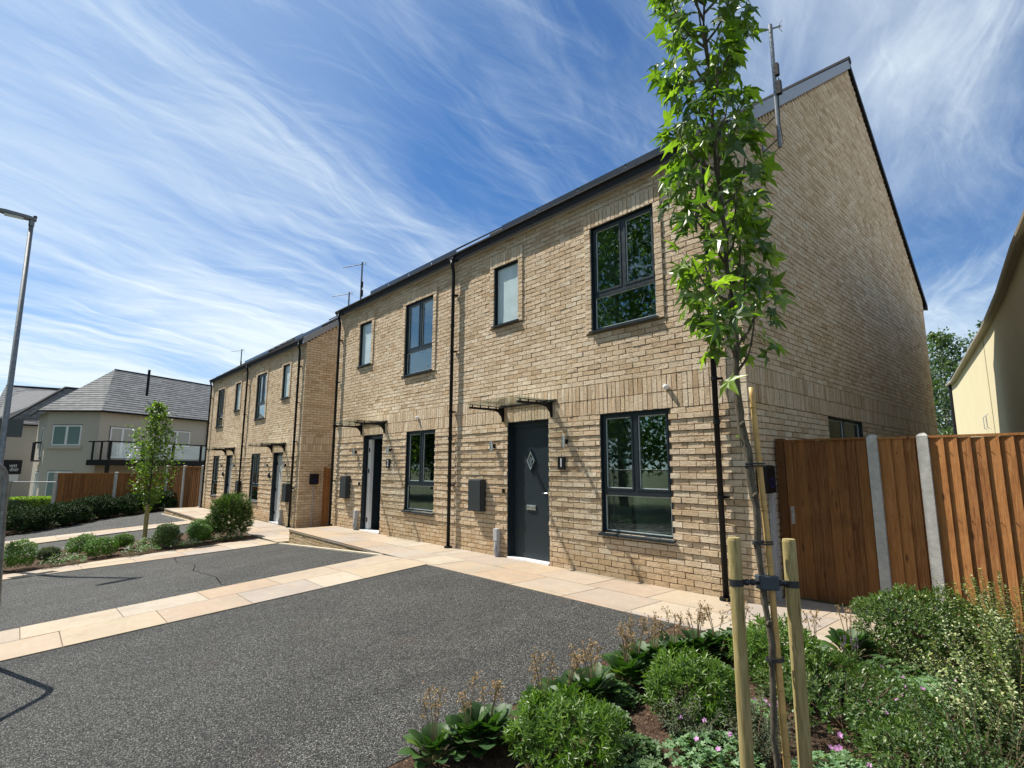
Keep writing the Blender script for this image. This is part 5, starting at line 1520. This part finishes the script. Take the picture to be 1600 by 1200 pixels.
m = MB(); band(m, a, .0318); m.build('stake_band', RUBBER, tie)
m = MB(); band(m, b, .0318); m.build('stake_band', RUBBER, tie)
m = MB(); d = (b-a).normalized(); sd_ = Vector((d.y, -d.x, 0))
for p0, p1 in ((a+d*.031, c-d*.03), (c+d*.03, b-d*.031)):
    n_ = 26
    for k in range(n_):
        q0, q1 = p0.lerp(p1, k/n_), p0.lerp(p1, (k+1)/n_); w0 = .011+.010*abs(math.sin(k/n_*9)); 
        m.tube([q0, q1], w0*.75, 8)
m.build('twisted_strap', RUBBER, tie)
m = MB(); cc = c+sd_*.0; 
for k in range(1):
    v = []
    for s0 in (-.045, .045):
        for s1_ in (-.030, .030):
            for zz in (-.032, .032): v.append(c+d*s0+sd_*s1_+Vector((0, 0, zz)))
    m.raw(v, [(0, 1, 3, 2), (4, 6, 7, 5), (0, 4, 5, 1), (2, 3, 7, 6), (0, 2, 6, 4), (1, 5, 7, 3)])
m.build('buffer_block', mk_plain('blue_black_rubber', (.030, .045, .06), .5), tie, bevel=.006)
m = MB()
for z in (1.50, 1.12, .63):
    q = trunk_at(z+zoff); cpt = min(pts, key=lambda p: abs(p.z+bz0-z)); w = Vector((BX, BY, tz0))+q-o; x2 = Vector((bx, by, bz0))+cpt-o
    mid_ = (w+x2)/2; L2 = (x2-w).length/2+.022; dd = Vector((x2.x-w.x, x2.y-w.y, 0)).normalized(); pp = Vector((dd.y, -dd.x, 0))
    ring = [mid_+dd*L2*math.cos(t*math.pi/8)+pp*.022*math.sin(t*math.pi/8) for t in range(17)]; ring = [Vector((r_.x, r_.y, mid_.z)) for r_ in ring]
    m.tube(ring, .004, 6); m.tube([r_+Vector((0, 0, .011)) for r_ in ring], .0035, 6)
m.build('cane_tie', RUBBER, tie)

def leafy_tree(name, label, loc, trunk_h, H, rad, nleaf, L_, w, mat, bark, seed, zlow=None, col_=False, cat='tree', group=None, tr=.09, dens=1.0):
    random.seed(seed); root = thing(name, label, cat, loc, group); m = MB(); cr = MB()
    top = Vector((U(-.05, .05)*rad, U(-.05, .05)*rad, H*.96)); pts = [Vector((0, 0, 0)), Vector((U(-.02, .02), U(-.02, .02), H*.3)), Vector((U(-.03, .03)*rad, .0, H*.6)), top]
    m.tube(pts, [tr, tr*.8, tr*.45, tr*.12], 9)
    nb = 26 if col_ else 34; tips = []
    for i in range(nb):
        t = trunk_h/H+(1-trunk_h/H)*(i/nb)*.95; z = H*t
        k = t*3; j = min(2, int(k)); b = pts[j].lerp(pts[j+1], k-j); a = i*2.4+U(-.3, .3)
        prof = (math.sin(min(1, (t-trunk_h/H)/(1-trunk_h/H)*.85+.16)*math.pi))**.7 if not col_ else min(1, .5+(t-trunk_h/H)*2.2)*(1-max(0, (t-.42)/.58)**1.1*.93)
        rr = rad*prof*U(.65, 1.1); e = b+Vector((math.cos(a)*rr, math.sin(a)*rr, rr*(1.3 if col_ else .55)))
        if e.z > H*1.03: e.z = H*U(.95, 1.03)
        q = b.lerp(e, .5)+Vector((0, 0, -.06*rr)); m.tube([b, q, e], [tr*.35*(1-t*.6), tr*.2*(1-t*.6), tr*.06], 5, caps=False)
        tips += [(b, q, e, rr)]
    for i in range(nleaf):
        b, q, e, rr = random.choice(tips); t = random.random()**.6
        p = b.lerp(q, t*2) if t < .5 else q.lerp(e, t*2-1)
        s = rr*.30*dens+.03; p = p+Vector((random.gauss(0, s*.6), random.gauss(0, s*.6), random.gauss(0, s*.5)))
        d = rnd_dir(-.25); leaf4(cr, p, d, (Vector((0, 0, 1))+rnd_dir()*.9).normalized(), L_*U(.7, 1.2), w*U(.7, 1.2), L_*.1)
    m.build('trunk', bark, root); cr.build('crown', mat, root)
    return root
tx, ty = -14.21, -3.61; tz = G(tx, ty)
T2 = leafy_tree('young_street_tree', 'small young tree with dense crown in the left planting strip', (tx, ty, tz), 1.05, 3.95, .72, 3000, .085, .052, LT, DBARK, 61, col_=True, tr=.035)
for k, (dx, dy) in enumerate(((.12, -.03), (-.12, .02))):
    t = thing('tree_stake', ['near', 'far'][k]+'er short stake beside the young tree in the left planting strip', 'stake', (tx+dx, ty+dy, tz-.02), 'round timber tree stakes'); m = MB(); m.tube([(0, 0, 0), (0, 0, 1.02), (0, 0, 1.04)], [.045, .045, .03], 12); m.build('post', STAKE, t)
for i, (x, y, h, r, t) in enumerate([(-2.3, 25.5, 8.6, 1.7, 'left birch behind the houses, nearest the gable edge'), (-.55, 27.5, 9.2, 1.6, 'right birch rising behind the cream building'), (-4.2, 29, 8.0, 2.2, 'birch mostly hidden behind the gable')]):
    leafy_tree('birch_tree', t, (x, y, -.05), 1.2, h, r, 8000, .17, .10, LBI, mk_bark('birch_bark', (.35, .33, .30), (.6, .58, .55)), 70+i, group='birches behind the houses', dens=1.3)
# small hedge mass low behind
ball_bush('hedge_shrub', 'dense dark shrub at the foot of the birches', 'shrub', (-1.6, 22.5, -.05), 1.5, 3.2, 900, 6, .16, .09, LBI, seed=140, twig=False)
for i, (x, y, h, r) in enumerate([(-17.5, -21, 22, 6.5), (-27.5, -25, 17, 5.5), (-35.5, -26, 12.5, 5), (-44, -25, 9.0, 5), (-9, -24, 19, 6), (-51, -24, 8, 4.5), (1, -27, 14, 5)]):
    leafy_tree('street_tree', 'broad green street tree across the road', (x, y, -.7), 2.5, h, r, 15000, .34, .24, LBG, DBARK, 170+i, group='trees across the road reflected in the windows', tr=.28, dens=1.4)
